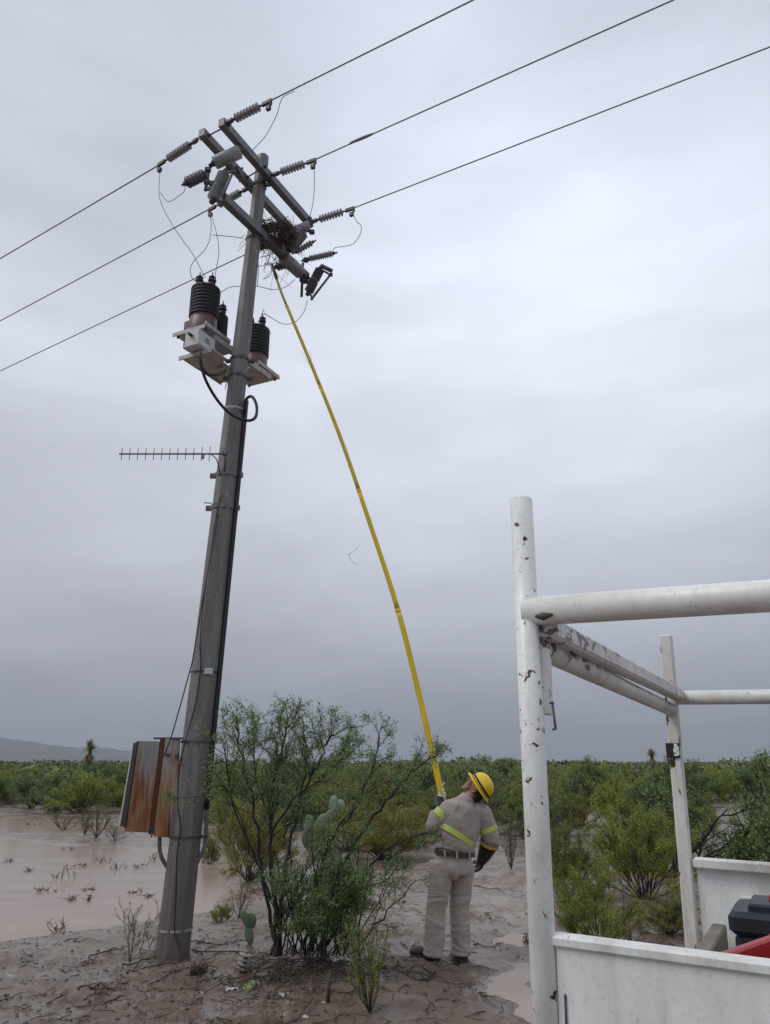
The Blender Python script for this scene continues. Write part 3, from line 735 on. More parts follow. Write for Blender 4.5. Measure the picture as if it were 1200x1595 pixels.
# bracket frame
br = empty('transformer_bracket', pole_at(ZT - .1)[0], 'pale steel bracket clamped to the pole under the transformers', 'bracket')
pc_, pr_ = pole_at(ZT); cut_n = 0
a = TL + Vector((0, 0, -.07)); b = TR + Vector((0, 0, -.07))
for s_ in (-1, 1):
    MB().box((a + b) / 2 + LD * s_ * .21, ((b - a).length + .1, .05, .07), b - a).build('side_rail', M['plate'], br)
MB().box(a.lerp(b, .62) + Vector((0, 0, -.08)) - LD * .12, (.35, .02, .22), b - a).box(a.lerp(b, .35) + Vector((0, 0, -.2)), (.5, .34, .012), AD).box(a.lerp(b, .35) + Vector((0, 0, -.2)) - LD * .17, (.5, .012, .06), AD).build('lower_plate', M['plate'], br)
MB().tube([a.lerp(b, .3) + Vector((0, 0, -.2)), pole_at(ZT - .42)[0] + Vector((-.08, -.1, 0))], .014, 6).tube([a.lerp(b, .5) + Vector((0, 0, -.1)), pole_at(ZT - .2)[0]], .02, 6).build('brace', M['plate'], br)
MB().box(PY(318, 556, TL.y - .1) + Vector((0, 0, -.02)), (.46, .30, .012), LD).box(PY(318, 556, TL.y - .1) - LD * .0 + AD * -.155 + Vector((0, 0, -.045)), (.46, .012, .05), LD).build('shelf', M['plate'], br)
# white control box
cb = PY(312, 536, TL.y - .22)
bx = empty('control_box', cb - Vector((0, 0, .12)), 'small white junction box with printed label under the left transformer', 'control box')
MB().box(cb, (.30, .20, .21), AD, bev=.012).build('housing', M['white_metal'], bx)
rt = AD.cross(Vector((0, 0, 1))).normalized()
fr = cb + LD * .102
MB().box(fr + AD * .0, (.24, .006, .17), AD, bev=.002).build('lid', M['white_metal'], bx)
ink = simple('ink', (.03, .03, .035), .6, 0, .1, 5, 0)
mbi = MB()
for k, (dz, wd) in enumerate(((.028, .07), (.0, .09), (-.018, .085))):
    mbi.box(fr + LD * .0045 + Vector((0, 0, dz)), (wd, .002, .014 if k == 0 else .007), AD)
mbi.build('printed_label', ink, bx)
MB().tube([cb - Vector((0, 0, .1)), cb - Vector((0, 0, .16))], .025, 10).tube([cb - AD * .15 + Vector((0, 0, .03)), cb - AD * .21 + Vector((0, 0, .03))], .02, 8).build('cable_gland', M['dark_steel'], bx)

# ---------------------------------------------------------------- yagi antenna
ay = y0 - .30
A0, A1 = PY(186, 708, ay), PY(356, 706, ay)
A1.z = A0.z = (A0.z + A1.z) / 2
ant = empty('yagi_antenna', A1, 'small comb-like antenna pointing left from the pole', 'antenna')
MB().tube([A0, A1], .0095, 8).build('boom', M['galv'], ant)
for k in range(12):
    x = 190 + (327 - 190) * k / 11; hgt = .066 if k < 11 else .088
    if k == 10: hgt = .08
    p = PY(x, 707, ay); p.z = A0.z
    MB().tube([p - Vector((0, 0, hgt)), p + Vector((0, 0, hgt))], .0045, 5).build('element', M['galv'], ant)
dp = PY(317, 707, ay); dp.z = A0.z
MB().box(dp + Vector((0, -.01, -.035)), (.03, .03, .05), bev=.005).box(PY(350, 706, ay), (.05, .06, .045), bev=.006).tube([PY(352, 706, ay), PY(350, 735, ay + .14)], .012, 6).build('mount', M['galv'], ant)
tag(MB().tube(bez([PY(330, 708, ay), PY(337, 715, ay), PY(341, 727, ay + .05), PY(343, 740, ay + .1)]), .006, 5).build('antenna_cable', M['cable']), 'short black lead curling from the antenna to the pole', 'cable')
tag(MB().tube([PY(330, 784, 7.85), PY(318, 783, 7.8)], .006, 5).build('steel_pin', M['galv']), 'thin steel pin sticking left out of the lower pole band', 'pin')
zr = zpx(594)
mbw = MB()
for a_, b_, c_ in (((352, 575), (348, 590), (345, 597)), ((354, 580), (356, 594), (350, 604)), ((350, 582), (352, 600), (351, 608)), ((342, 580), (336, 586), (329, 592))):
    mbw.tube(bez([PY(*a_, 7.75), PY(*b_, 7.75), PY(*c_, 7.75)], 5), .003, 4)
tag(mbw.build('frayed_wires', M['twig']), 'frayed wire ends hanging under the transformer bracket', 'wire')
mbw = MB()
mbw.tube(bez([PY(402, 502, 8.2), PY(406, 495, 8.2), PY(411, 482, 8.2)], 5), .004, 4).tube(bez([PY(411, 482, 8.2), PY(413, 488, 8.2), PY(415, 496, 8.2)], 5), .003, 4).tube(bez([PY(413, 510, 8.2), PY(419, 517, 8.2), PY(424, 520, 8.2)], 5), .003, 4)
tag(mbw.build('frayed_wires', M['thin_wire']), 'stray wire ends above the right transformer', 'wire')

# ---------------------------------------------------------------- rusty cabinet
def rustmat():
    m, nt, b = newmat('rusty_sheet')
    v = coords(nt, (9, 9, .9)); n = noise(nt, 1.9, 8, .7, v, .3); n2 = noise(nt, 3.5, 5, .6, coords(nt, (4, 4, .8), (3, 1, 2)))
    tcn = N(nt, 'ShaderNodeTexCoord'); sx = N(nt, 'ShaderNodeSeparateXYZ'); L(nt, tcn.outputs['Object'], sx.inputs[0])
    base = cramp(nt, n2.outputs[0], [(.3, (.24, .255, .25)), (.7, (.36, .37, .36))])
    rust = cramp(nt, n2.outputs[0], [(.32, (.12, .038, .016)), (.50, (.30, .115, .038)), (.68, (.38, .26, .16))])
    f = N(nt, 'ShaderNodeMapRange'); f.inputs[1].default_value = -.05; f.inputs[2].default_value = .9; f.inputs[3].default_value = .20; f.inputs[4].default_value = -.08
    L(nt, sx.outputs['Z'], f.inputs[0])
    ad = N(nt, 'ShaderNodeMath', operation='ADD'); L(nt, n.outputs[0], ad.inputs[0]); L(nt, f.outputs[0], ad.inputs[1])
    L(nt, mixc(nt, cramp(nt, ad.outputs[0], [(.47, (0, 0, 0)), (.60, (1, 1, 1))]), base, rust), b.inputs['Base Color'])
    b.inputs['Roughness'].default_value = .55; bump(nt, b, n.outputs[0], .2, .01); return m
M['rust'] = rustmat(); M['rust_dark'] = simple('deep_rust', (.12, .04, .018), .8, 0, .45, 12, .3, stretch=(1, 1, .3))
yc = y0 - .12
q = lambda x, y, d=0: PY(x, y, yc + d)
cab = empty('equipment_cabinet', q(225, 1298), 'rust-streaked grey sheet metal cabinet hung on the left of the pole', 'cabinet')
def slab(pts, back, name, mat, par):
    """pts: four front corners, extruded by back vector"""
    P = [Vector(p) for p in pts]; B = [p + Vector(back) for p in P]
    return MB().add(P + B, [(0, 1, 2, 3), (7, 6, 5, 4), (0, 4, 5, 1), (1, 5, 6, 2), (2, 6, 7, 3), (3, 7, 4, 0)]).build(name, mat, par)
# side sheet (wide face), gusset strip, wing bolted to the pole, open door edge
slab([q(194, 1295, -.10), q(231, 1297, -.02), q(249, 1155, -.02), q(214, 1154, -.10)], (.10, .34, 0), 'body', M['rust'], cab)
slab([q(231.3, 1298, -.02), q(239, 1299, .0), q(258, 1150, .0), q(250, 1149, -.02)], (.08, .25, 0), 'corner_flange', M['rust_dark'], cab)
slab([q(239.3, 1303, -.005), q(272, 1305, .03), q(280, 1151, .03), q(258.3, 1150, -.005)], (.0, .03, 0), 'mounting_wing', M['rust'], cab)
slab([q(187.3, 1286, -.09), q(195, 1289, -.11), q(214.5, 1155, -.11), q(208.6, 1158, -.09)], (.03, .06, 0), 'door_gap', simple('dark_gap', (.03, .03, .034), .6), cab)
slab([q(185.2, 1285, -.06), q(187.2, 1286, -.09), q(208.5, 1157, -.09), q(207, 1158, -.06)], (0, .02, 0), 'door', M['plate'], cab)
MB().box(q(262, 1176, .0), (.03, .03, .03)).box(q(276, 1178, .0), (.03, .04, .04)).build('bolt', M['dark_steel'], cab)
MB().tube(bez([q(234, 1300, -.03), q(232, 1294, -.04), q(235, 1290, -.04), q(238, 1296, -.03), q(236, 1304, -.03)], 5), .008, 5).build('hook', M['dark_steel'], cab)
MB().tube([q(264, 1255, -.01), q(262, 1303, -.01)], .007, 5).build('seam_rod', M['dark_steel'], cab)
c_, r_ = pole_at(zpx(1152))
MB().box(q(262, 1150, .02), (.28, .03, .02), bev=.004).build('hanger_bar', M['dark_steel'], cab)
# ================================================================== TRUCK BED
def chipped(name, amt=.64, edge=(.02, .018, .016), rusty=.5, base=(.84, .85, .83), scale=9, stretch=(1, 1, 1), dirt=.35):
    m, nt, b = newmat(name)
    v = coords(nt, stretch); n = noise(nt, scale, 5, .62, v, .4); n0 = noise(nt, 1.4, 3, .5, coords(nt)); g = noise(nt, 5, 6, .7, coords(nt, (1, 1, .35)))
    ad = N(nt, 'ShaderNodeMath', operation='MULTIPLY_ADD'); ad.inputs[1].default_value = .55; L(nt, n0.outputs[0], ad.inputs[0]); L(nt, n.outputs[0], ad.inputs[2])
    if amt < .62:      # scuffs gather on upper faces where loads rub
        gn = N(nt, 'ShaderNodeNewGeometry'); sz_ = N(nt, 'ShaderNodeSeparateXYZ'); L(nt, gn.outputs['Normal'], sz_.inputs[0])
        a2_ = N(nt, 'ShaderNodeMath', operation='MULTIPLY_ADD'); a2_.inputs[1].default_value = .085; L(nt, sz_.outputs['Z'], a2_.inputs[0]); L(nt, ad.outputs[0], a2_.inputs[2]); ad = a2_
    gr = cramp(nt, g.outputs[0], [(.35, tuple(c * (1 - dirt) * k for c, k in zip(base, (1.0, .97, .90)))), (.6, base)])
    fr = noise(nt, 90, 4, .6, coords(nt))
    gr = mixc(nt, cramp(nt, fr.outputs[0], [(.3, (.35, .35, .35)), (.45, (0, 0, 0))]), gr, tuple(c * .5 for c in base))
    halo = cramp(nt, ad.outputs[0], [(amt + .225, (0, 0, 0)), (amt + .27, (rusty, rusty, rusty))])
    c = mixc(nt, halo, gr, (.42, .27, .15))
    mk = cramp(nt, ad.outputs[0], [(amt + .27, (0, 0, 0)), (amt + .28, (1, 1, 1))])
    c = mixc(nt, mk, c, edge)
    L(nt, c, b.inputs['Base Color']); b.inputs['Roughness'].default_value = .38
    sc_ = noise(nt, 26, 6, .75, coords(nt, (1.5, 1.5, .22), (4, 4, 4))); c = mixc(nt, cramp(nt, sc_.outputs[0], [(.62, (0, 0, 0)), (.72, (.5, .5, .5))]), c, tuple(q * .45 for q in base))
    dr = noise(nt, 8, 3, .5, coords(nt, (3, 3, .12), (9, 1, 0))); c = mixc(nt, cramp(nt, dr.outputs[0], [(.58, (0, 0, 0)), (.70, (.30, .30, .30))]), c, (.50, .42, .30))
    L(nt, c, b.inputs['Base Color'])
    iv = N(nt, 'ShaderNodeMath', operation='MULTIPLY'); iv.inputs[1].default_value = -1; L(nt, mk, iv.inputs[0])
    bn = bump(nt, b, iv.outputs[0], .7, .003)
    b2 = N(nt, 'ShaderNodeBump'); b2.inputs['Strength'].default_value = .12; b2.inputs['Distance'].default_value = .01; L(nt, g.outputs[0], b2.inputs['Height']); L(nt, b2.outputs[0], bn.inputs['Normal'])
    return m
M['paint'] = chipped('white_paint', .715, scale=42, rusty=.4)
M['paint_clean'] = chipped('clean_white_paint', .76, scale=30, rusty=.3, dirt=.16)
M['paint_bad'] = chipped('scuffed_white_paint', .60, edge=(.13, .125, .13), scale=24, stretch=(1, .6, 1.4), base=(.72, .72, .69))
M['paint_rust'] = chipped('rust_bitten_paint', .645, edge=(.035, .022, .015), scale=26, rusty=.9, stretch=(1.3, 1.3, .5), base=(.74, .73, .69))
M['rubber'] = simple('tyre_rubber', (.02, .02, .02), .8, 0, .3, 20, .3)
M['wood'] = simple('wet_plank', (.17, .145, .115), .7, 0, .35, 7, .4, stretch=(1, 1, 6))

Dn = 1.80
NP = PY(818, 955, Dn); FP = PY(1041, 1087, 2 * Dn)
NP.z = FP.z = 0
W = (FP - NP); WID = W.length; W = W.normalized()           # across the bed, away from the viewer
Lg = Vector((W.y, -W.x, 0))                                  # along the truck, to the right
Lt = Vector((Lg.x, Lg.y, -.026)).normalized(); Zt = Lt.cross(W).normalized()
def B(l, w_, z, tilt=True):
    """bed coords: metres along truck, across, height"""
    p = NP + Lg * l + W * w_; p.z = z - (.05 * (w_ / WID) if tilt else 0) - .026 * l
    return p
trk = empty('truck_bed', NP + Lg * 1.2 + W * 1.0, 'white chipped steel truck bed with tube rack on the right', 'truck bed')
ztop = PY(812, 779, Dn).z; zp = PY(829, 953, Dn).z; zs = PY(862, 1457, Dn).z
def post(x, w_, ztop_, r, mat, name='rack_post', sq=False, zb=.75):
    mb = MB(); pts = [B(x, w_, zb), B(x, w_, 1.6), B(x, w_, ztop_)]
    if x == 0 and w_ == 0: pts[0].x -= .012; pts[2].x += .006
    if sq: mb.box((pts[0] + pts[-1]) / 2, (r * 2, r * 2, (pts[-1] - pts[0]).length), Lt, Zt, bev=.006)
    else:
        mb.tube(pts, r, 24, cap=True)
        mb.lathe(pts[-1] - Vector((0, 0, .002)), (0, 0, 1), [(0, r * .99), (.003, r * .97), (.004, r * .8), (.0035, r * .7)], 24)
    return mb.build(name, mat, trk)
post(0, 0, ztop, .0275, M['paint'])
post(0, WID, PY(1030, 990, 2 * Dn).z + .05, .0265, M['paint_rust'], sq=True)
BL = 2.6
MB().tube([B(0, 0, zp), B(.6, 0, zp), B(BL, 0, zp - .01)], .0335, 24).build('rack_rail', M['paint_clean'], trk)
zf = PY(1047, 1087, 2 * Dn).z + .05
MB().tube([B(0, WID, zf), B(.8, WID, zf), B(BL, WID, zf)], .031, 20).build('rack_rail', M['paint'], trk)
# the two bars joining the posts
z1 = PY(848, 1003, Dn).z; z2 = PY(1045, 1106, 2 * Dn).z + .05
MB().tube([B(.01, .01, z1), B(.01, WID * .5, (z1 + z2) / 2), B(.01, WID, z2)], .028, 20).build('rack_crossbar', M['paint_bad'], trk)
z3 = PY(858, 972, Dn).z; z4 = PY(1040, 1086, 2 * Dn).z + .05
MB().box((B(.045, .02, z3) + B(.045, WID, z4)) / 2, (WID, .05, .05), B(.045, WID, z4) - B(.045, .02, z3), bev=.008).build('rack_crossbar', M['paint_bad'], trk)
for x in (BL,):
    post(x, 0, ztop - .1, .0275, M['paint']); post(x, WID, ztop - .1, .03, M['paint'], sq=True)
    MB().tube([B(x, 0, zp), B(x, WID, zp)], .028, 16).build('rack_crossbar', M['paint'], trk)
# green bruise on the weld, flange plate, seam
MB().tube([B(.035, -.0285, zp - .018), B(.052, -.0305, zp - .020), B(.072, -.030, zp - .017)], [(.004, .003), (.010, .004), (.004, .003)], 10, side=(0, 0, 1), roundcap=True).build('scraped_patch', simple('green_scrape', (.03, .055, .035), .6), trk)
pl = PY(849, 1062, Dn)
MB().box(B(.033, .03, PY(849, 1010, Dn).z * .5 + PY(849, 1110, Dn).z * .5), (.016, .04, PY(849, 1005, Dn).z - PY(849, 1110, Dn).z), Lt, Zt, bev=.004).build('flange_plate', M['paint'], trk)
zh = PY(849, 1095, Dn).z; zg = PY(849, 1136, Dn).z
MB().tube([B(.046, 0, zh), B(.055, -.002, zh)], .003, 5).tube([B(.052, 0, zh), B(.055, 0, zg), B(.048, 0, zg)], .003, 5).build('latch_hook', M['dark_steel'], trk)
# near side panel: sheet, rolled top lip, lower seam, front fold
ZF = .99
def panel(w0, sgn, zt_, mat, lipmat, name):
    sheet = MB().box((B(.02, w0, (zt_ + .78) / 2) + B(BL, w0, (zt_ + .78) / 2)) / 2, (BL - .02, .012, zt_ - .78 - .02), Lt, Zt)
    for x in (.62, 1.25, 1.9): sheet.box(B(x, w0 + sgn * .02, (zt_ + .8) / 2), (.05, .028, zt_ - .86), Lt, Zt, bev=.006)
    o = sheet.build(name, mat, trk)
    MB().box((B(.015, w0, zt_ - .011) + B(BL, w0, zt_ - .011)) / 2 + W * .008, (BL - .015, .044, .024), Lt, Zt, bev=.009).build('top_lip', lipmat, o)
    return o
pn = panel(.0, 1, zs + .005, M['paint_clean'], M['paint'], 'side_panel')
MB().box(B(.034, -.0075, (zs - .10 + .78) / 2), (.004, .003, zs - .10 - .78), Lt, Zt).build('seam', M['dark_steel'], trk)
zfp = PY(1080, 1342, 2 * Dn).z + .05
fpan = MB().box((B(.03, WID + .01, (zfp + ZF - .2) / 2) + B(BL, WID + .01, (zfp + ZF - .2) / 2)) / 2, (BL - .03, .012, zfp - ZF + .2), Lt, Zt)
fo = fpan.build('side_panel', M['paint_clean'], trk)
MB().box((B(.03, WID - .012, zfp) + B(BL, WID - .012, zfp)) / 2, (BL - .03, .055, .042), Lt, Zt, bev=.007).build('top_lip', M['paint_rust'], fo)
MB().box(B(.24, WID - .02, (zfp - .10 + ZF) / 2), (.085, .03, zfp - .12 - ZF), Lt, Zt, bev=.004).build('stake_pocket', M['paint'], fo)
MB().box(B(1.3, WID - .02, (zfp - .10 + ZF) / 2), (.085, .03, zfp - .12 - ZF), Lt, Zt, bev=.004).build('stake_pocket', M['paint'], fo)
# floor, rear plank, headboard
MB().box((B(0, WID / 2, ZF - .02) + B(BL, WID / 2, ZF - .02)) / 2, (BL, WID, .03), Lt, Zt).build('bed_floor', simple('bed_floor', (.20, .19, .18), .6, .2, .4, 5, .3), trk)
MB().box(B(.105, WID / 2 + .0, (ZF + 1.135) / 2), (.055, WID - .10, 1.135 - ZF), Lt, Zt, bev=.006).build('tail_plank', M['wood'], trk)
MB().box(B(BL - .02, WID / 2, ZF + .28), (.03, WID - .06, .56), Lt, Zt).build('headboard', M['paint'], trk)
# chassis, mudguard, lights and rear axle
MB().box(B(BL / 2, .55, .86), (BL + .2, .08, .18), Lt, Zt).box(B(BL / 2, WID - .55, .86), (BL + .2, .08, .18), Lt, Zt).box(B(.05, WID / 2, .92), (.1, WID - .1, .1), Lt, Zt).build('chassis_rail', M['dark_steel'], trk)
for w_ in (.16, WID - .16):
    c = B(1.15, w_, .40, False)
    wh = MB().lathe(c - W * .12, W, [(0, .26), (.01, .36), (.03, .395), (.06, .40), (.18, .40), (.21, .395), (.23, .36), (.24, .26)], 36).build('wheel', M['rubber'], trk)
    MB().lathe(c - W * .10, W, [(0, .06), (.0, .10), (.05, .12), (.05, .20), (.0, .25), (.2, .25)], 24).build('rim', M['white_metal'], wh)
MB().tube([B(1.15, .2, .40, False), B(1.15, WID - .2, .40, False)], .06, 10).build('axle', M['dark_steel'], trk)
for w_ in (.30, WID - .30): MB().box(B(-.02, w_, .90), (.04, .22, .10), Lt, Zt, bev=.01).build('tail_light', simple('tail_light_red', (.35, .02, .02), .3), trk)
# sticker on the far post
zs0, zs1 = PY(1040, 1181, 2 * Dn).z + .05, PY(1040, 1158, 2 * Dn).z + .05
st = MB().box(B(.0, WID - .0315, (zs0 + zs1) / 2), (.058, .002, zs1 - zs0), Lt, Zt).build('black_sticker', simple('black_vinyl', (.012, .012, .014), .5, 0, .1, 5, 0), trk)
mbp = MB()
for dx, dz, a, b_ in ((.010, .018, .004, .016), (.017, .018, .004, .014), (.012, .0, .012, .012), (.02, -.01, .008, .012), (.012, -.018, .010, .006), (.022, .006, .004, .016)):
    mbp.box(B(dx, WID - .0335, (zs0 + zs1) / 2 + dz), (a * 1.6, .0016, b_ * 1.5), Lt, Zt)
mbp.build('peeled_patch', M['paint_clean'], st)

# ---------------------------------------------------------------- tool box
navy = simple('navy_plastic', (.013, .017, .028), .5, 0, .35, 9, .25); redp = simple('red_plastic', (.40, .030, .032), .4, 0, .15, 6, .1)
tp = PY(1138, 1424, 2.75)
tl = (tp - NP).dot(Lg); tw = (tp - NP).dot(W); tz = tp.z
tb = empty('toolbox', B(tl + .28, tw + .13, ZF), 'dark blue plastic toolbox with red latch standing in the truck bed', 'toolbox')
MB().box(B(tl + .28, tw + .15, (tz + ZF) / 2 - .02, False), (.56, .29, tz - ZF - .05), Lt, Zt, bev=.02).build('body', navy, tb)
lid = MB().box(B(tl + .28, tw + .15, tz - .02, False), (.58, .31, .07), Lt, Zt, bev=.03).box(B(tl + .28, tw + .15, tz + .022, False), (.46, .22, .03), Lt, Zt, bev=.014).build('lid', navy, tb)
MB().box(B(tl + .17, tw + .15, tz + .045, False), (.12, .05, .025), Lt, Zt, bev=.01).build('handle', redp, lid)
MB().box(B(tl + .135, tw - .014, tz - .075, False), (.06, .03, .09), Lt, Zt, bev=.008).build('latch', redp, tb)
MB().box(B(tl + .47, tw - .008, tz - .055, False), (.09, .02, .09), Lt, Zt, bev=.008).build('latch', redp, tb)
# red crate: open tray with sloping rim, nearest the viewer
cz = PY(1140, 1492, 2.30).z
c0_ = PY(1140, 1492, 2.30); c1_ = PZ(1206, 1468, cz); d1 = (c1_ - c0_); d1.z = 0; d1.normalize(); d2 = Vector((d1.y, -d1.x, 0))
ct = empty('plastic_crate', Vector((c0_.x, c0_.y, ZF)), 'red plastic crate in the truck bed in front of the dark toolbox', 'crate')
mb = MB(); Lc, Wc = .42, .30
cc = c0_ + d1 * Lc / 2 + d2 * Wc / 2
for o_, sz in ((-d2 * (Wc / 2), (Lc, .012)), (d2 * (Wc / 2), (Lc, .012))): mb.box(Vector((cc.x, cc.y, (cz + ZF) / 2)) + o_, (sz[0], sz[1], cz - ZF), d1)
for o_ in (-d1 * (Lc / 2), d1 * (Lc / 2)): mb.box(Vector((cc.x, cc.y, (cz + ZF) / 2)) + o_, (.012, Wc - .014, cz - ZF - .002), d1)
mb.box(Vector((cc.x, cc.y, ZF + .012)), (Lc - .02, Wc - .02, .01), d1)
mb.build('wall', redp, ct)
mb = MB()
for o_, sz in ((-d2 * (Wc / 2 + .01), (Lc + .06, .03)), (d2 * (Wc / 2 + .01), (Lc + .06, .03))): mb.box(cc + o_, (sz[0], sz[1], .028), d1, bev=.006)
for o_ in (-d1 * (Lc / 2 + .01), d1 * (Lc / 2 + .01)): mb.box(cc + o_ - Vector((0, 0, .001)), (.03, Wc - .01, .026), d1, bev=.006)
mb.build('rim', redp, ct)
# ================================================================== VEGETATION
M['leaf_creo'] = leafmat('creosote_leaf', [(.2, (0.097, 0.130, 0.025)), (.45, (0.187, 0.233, 0.040)), (.65, (0.288, 0.326, 0.058)), (.85, (0.434, 0.424, 0.087))])
M['leaf_dark'] = leafmat('mesquite_leaf', [(.2, (0.060, 0.102, 0.033)), (.45, (0.114, 0.174, 0.055)), (.65, (0.173, 0.243, 0.076)), (.85, (0.261, 0.323, 0.102))])
M['leaf_feather'] = leafmat('feathery_leaf', [(.2, (0.066, 0.113, 0.041)), (.45, (0.120, 0.192, 0.066)), (.65, (0.178, 0.262, 0.091)), (.85, (0.275, 0.352, 0.125))])
M['leaf_bright'] = leafmat('bright_leaf', [(.2, (0.104, 0.152, 0.024)), (.45, (0.196, 0.249, 0.036)), (.65, (0.287, 0.325, 0.054)), (.85, (0.399, 0.401, 0.083))])
M['leaf_olive'] = leafmat('olive_leaf', [(.2, (0.100, 0.121, 0.023)), (.45, (0.189, 0.200, 0.039)), (.65, (0.268, 0.269, 0.055)), (.85, (0.380, 0.339, 0.096))])
M['leaf_blade'] = leafmat('yucca_blade', [(.2, (0.078, 0.103, 0.033)), (.5, (0.156, 0.180, 0.062)), (.85, (0.292, 0.275, 0.096))])
M['bark'] = simple('dark_wet_bark', (.024, .020, .018), .75, 0, .4, 30, .4)
M['bark_grey'] = simple('grey_bark', (.060, .050, .043), .8, 0, .35, 25, .3)
M['dead'] = simple('dead_stem', (.085, .065, .055), .9, 0, .35, 25, .2)
M['cactus'] = simple('cactus_pad', (.115, .165, .10), .55, 0, .22, 7, .3)
_m = M['cactus']; nt = _m.node_tree; b = [x for x in nt.nodes if x.type == 'BSDF_PRINCIPLED'][0]
_l = b.inputs['Base Color'].links[0].from_socket; _v = N(nt, 'ShaderNodeTexVoronoi'); _v.inputs['Scale'].default_value = 26; L(nt, coords(nt), _v.inputs['Vector'])
L(nt, mixc(nt, cramp(nt, _v.outputs['Distance'], [(.12, (.8, .8, .8)), (.2, (0, 0, 0))]), _l, (.30, .27, .16)), b.inputs['Base Color'])
M['yskirt'] = simple('dry_yucca_skirt', (.20, .14, .085), .9, 0, .4, 12, .6, stretch=(1, 1, 3))

def rdir(rg, d, ang):
    d = Vector(d).normalized(); ref = Vector((0, 0, 1)) if abs(d.z) < .9 else Vector((1, 0, 0))
    u = d.cross(ref).normalized(); w_ = d.cross(u); t = rg.uniform(0, 6.2832)
    return (d * math.cos(ang) + (u * math.cos(t) + w_ * math.sin(t)) * math.sin(ang)).normalized()
class Plant:
    def __init__(s, seed): s.rg = random.Random(seed); s.mb = MB(); s.lc = []; s.ld = []
    def limb(s, p, d, ln, r, lvl, kids, ang, up=.1, wob=.18, nseg=4, leaf_from=.3, leaf_n=10, taper=.35, shrink=.55, nside=3):
        rg = s.rg; P = [Vector(p)]; d = Vector(d).normalized(); D = [d]
        for i in range(nseg):
            d = (d + Vector((rg.gauss(0, wob), rg.gauss(0, wob), rg.gauss(0, wob) + up))).normalized()
            P.append(P[-1] + d * ln / nseg); D.append(d)
        s.mb.tube(P, [r * (1 - (1 - taper) * i / nseg) for i in range(nseg + 1)], nside if r < .012 else 6, cap=False)
        s.kids(P, D, ln, r, lvl, kids, ang, up, wob, nseg, leaf_from, leaf_n, taper, shrink)
    def kids(s, P, D, ln, r, lvl, kids, ang, up, wob, nseg, leaf_from, leaf_n, taper, shrink, t0=.25):
        rg = s.rg; n_ = len(P) - 1
        def at(t):
            x = t * n_; i = min(int(x), n_ - 1); return P[i].lerp(P[i + 1], x - i), D[min(i + 1, n_)]
        if lvl > 0:
            for k in range(kids[0] if isinstance(kids, (list, tuple)) else kids):
                t = rg.uniform(t0, 1); q, dd = at(t)
                s.limb(q, rdir(rg, dd, ang * rg.uniform(.6, 1.3)), ln * shrink * rg.uniform(.7, 1.25) * (1.15 - .45 * t), r * (.62 if r > .004 else .8), lvl - 1, kids[1:] if isinstance(kids, (list, tuple)) and len(kids) > 1 else kids, ang, up, wob, max(2, nseg - 1), leaf_from if lvl > 1 else 0.0, leaf_n, taper, shrink)
        if lvl <= 1 and leaf_n:
            m_ = leaf_n if lvl == 0 else leaf_n // 2
            for k in range(m_):
                t = leaf_from + (1 - leaf_from) * rg.random(); q, dd = at(t); s.lc.append(q); s.ld.append(dd)
def leaf_quads(rng, C, D, ln, wd, jit, k=1, along=.5):
    C = np.repeat(np.array([tuple(c) for c in C], float), k, 0); D = np.repeat(np.array([tuple(c) for c in D], float), k, 0)
    m_ = len(C); C = C + rng.normal(0, jit, (m_, 3))
    a = D * along + rng.normal(0, 1, (m_, 3)) * (1 - along * .5); a /= np.linalg.norm(a, axis=1)[:, None] + 1e-9
    b_ = rng.normal(0, 1, (m_, 3)); b_ -= a * (a * b_).sum(1)[:, None]; b_ /= np.linalg.norm(b_, axis=1)[:, None] + 1e-9
    s_ = rng.uniform(.6, 1.3, (m_, 1)); a = a * ln * s_; b_ = b_ * wd * s_
    Q = np.stack([C, C + a * .5 + b_ * .5, C + a, C + a * .5 - b_ * .5], 1)
    return Q.reshape(-1, 3)
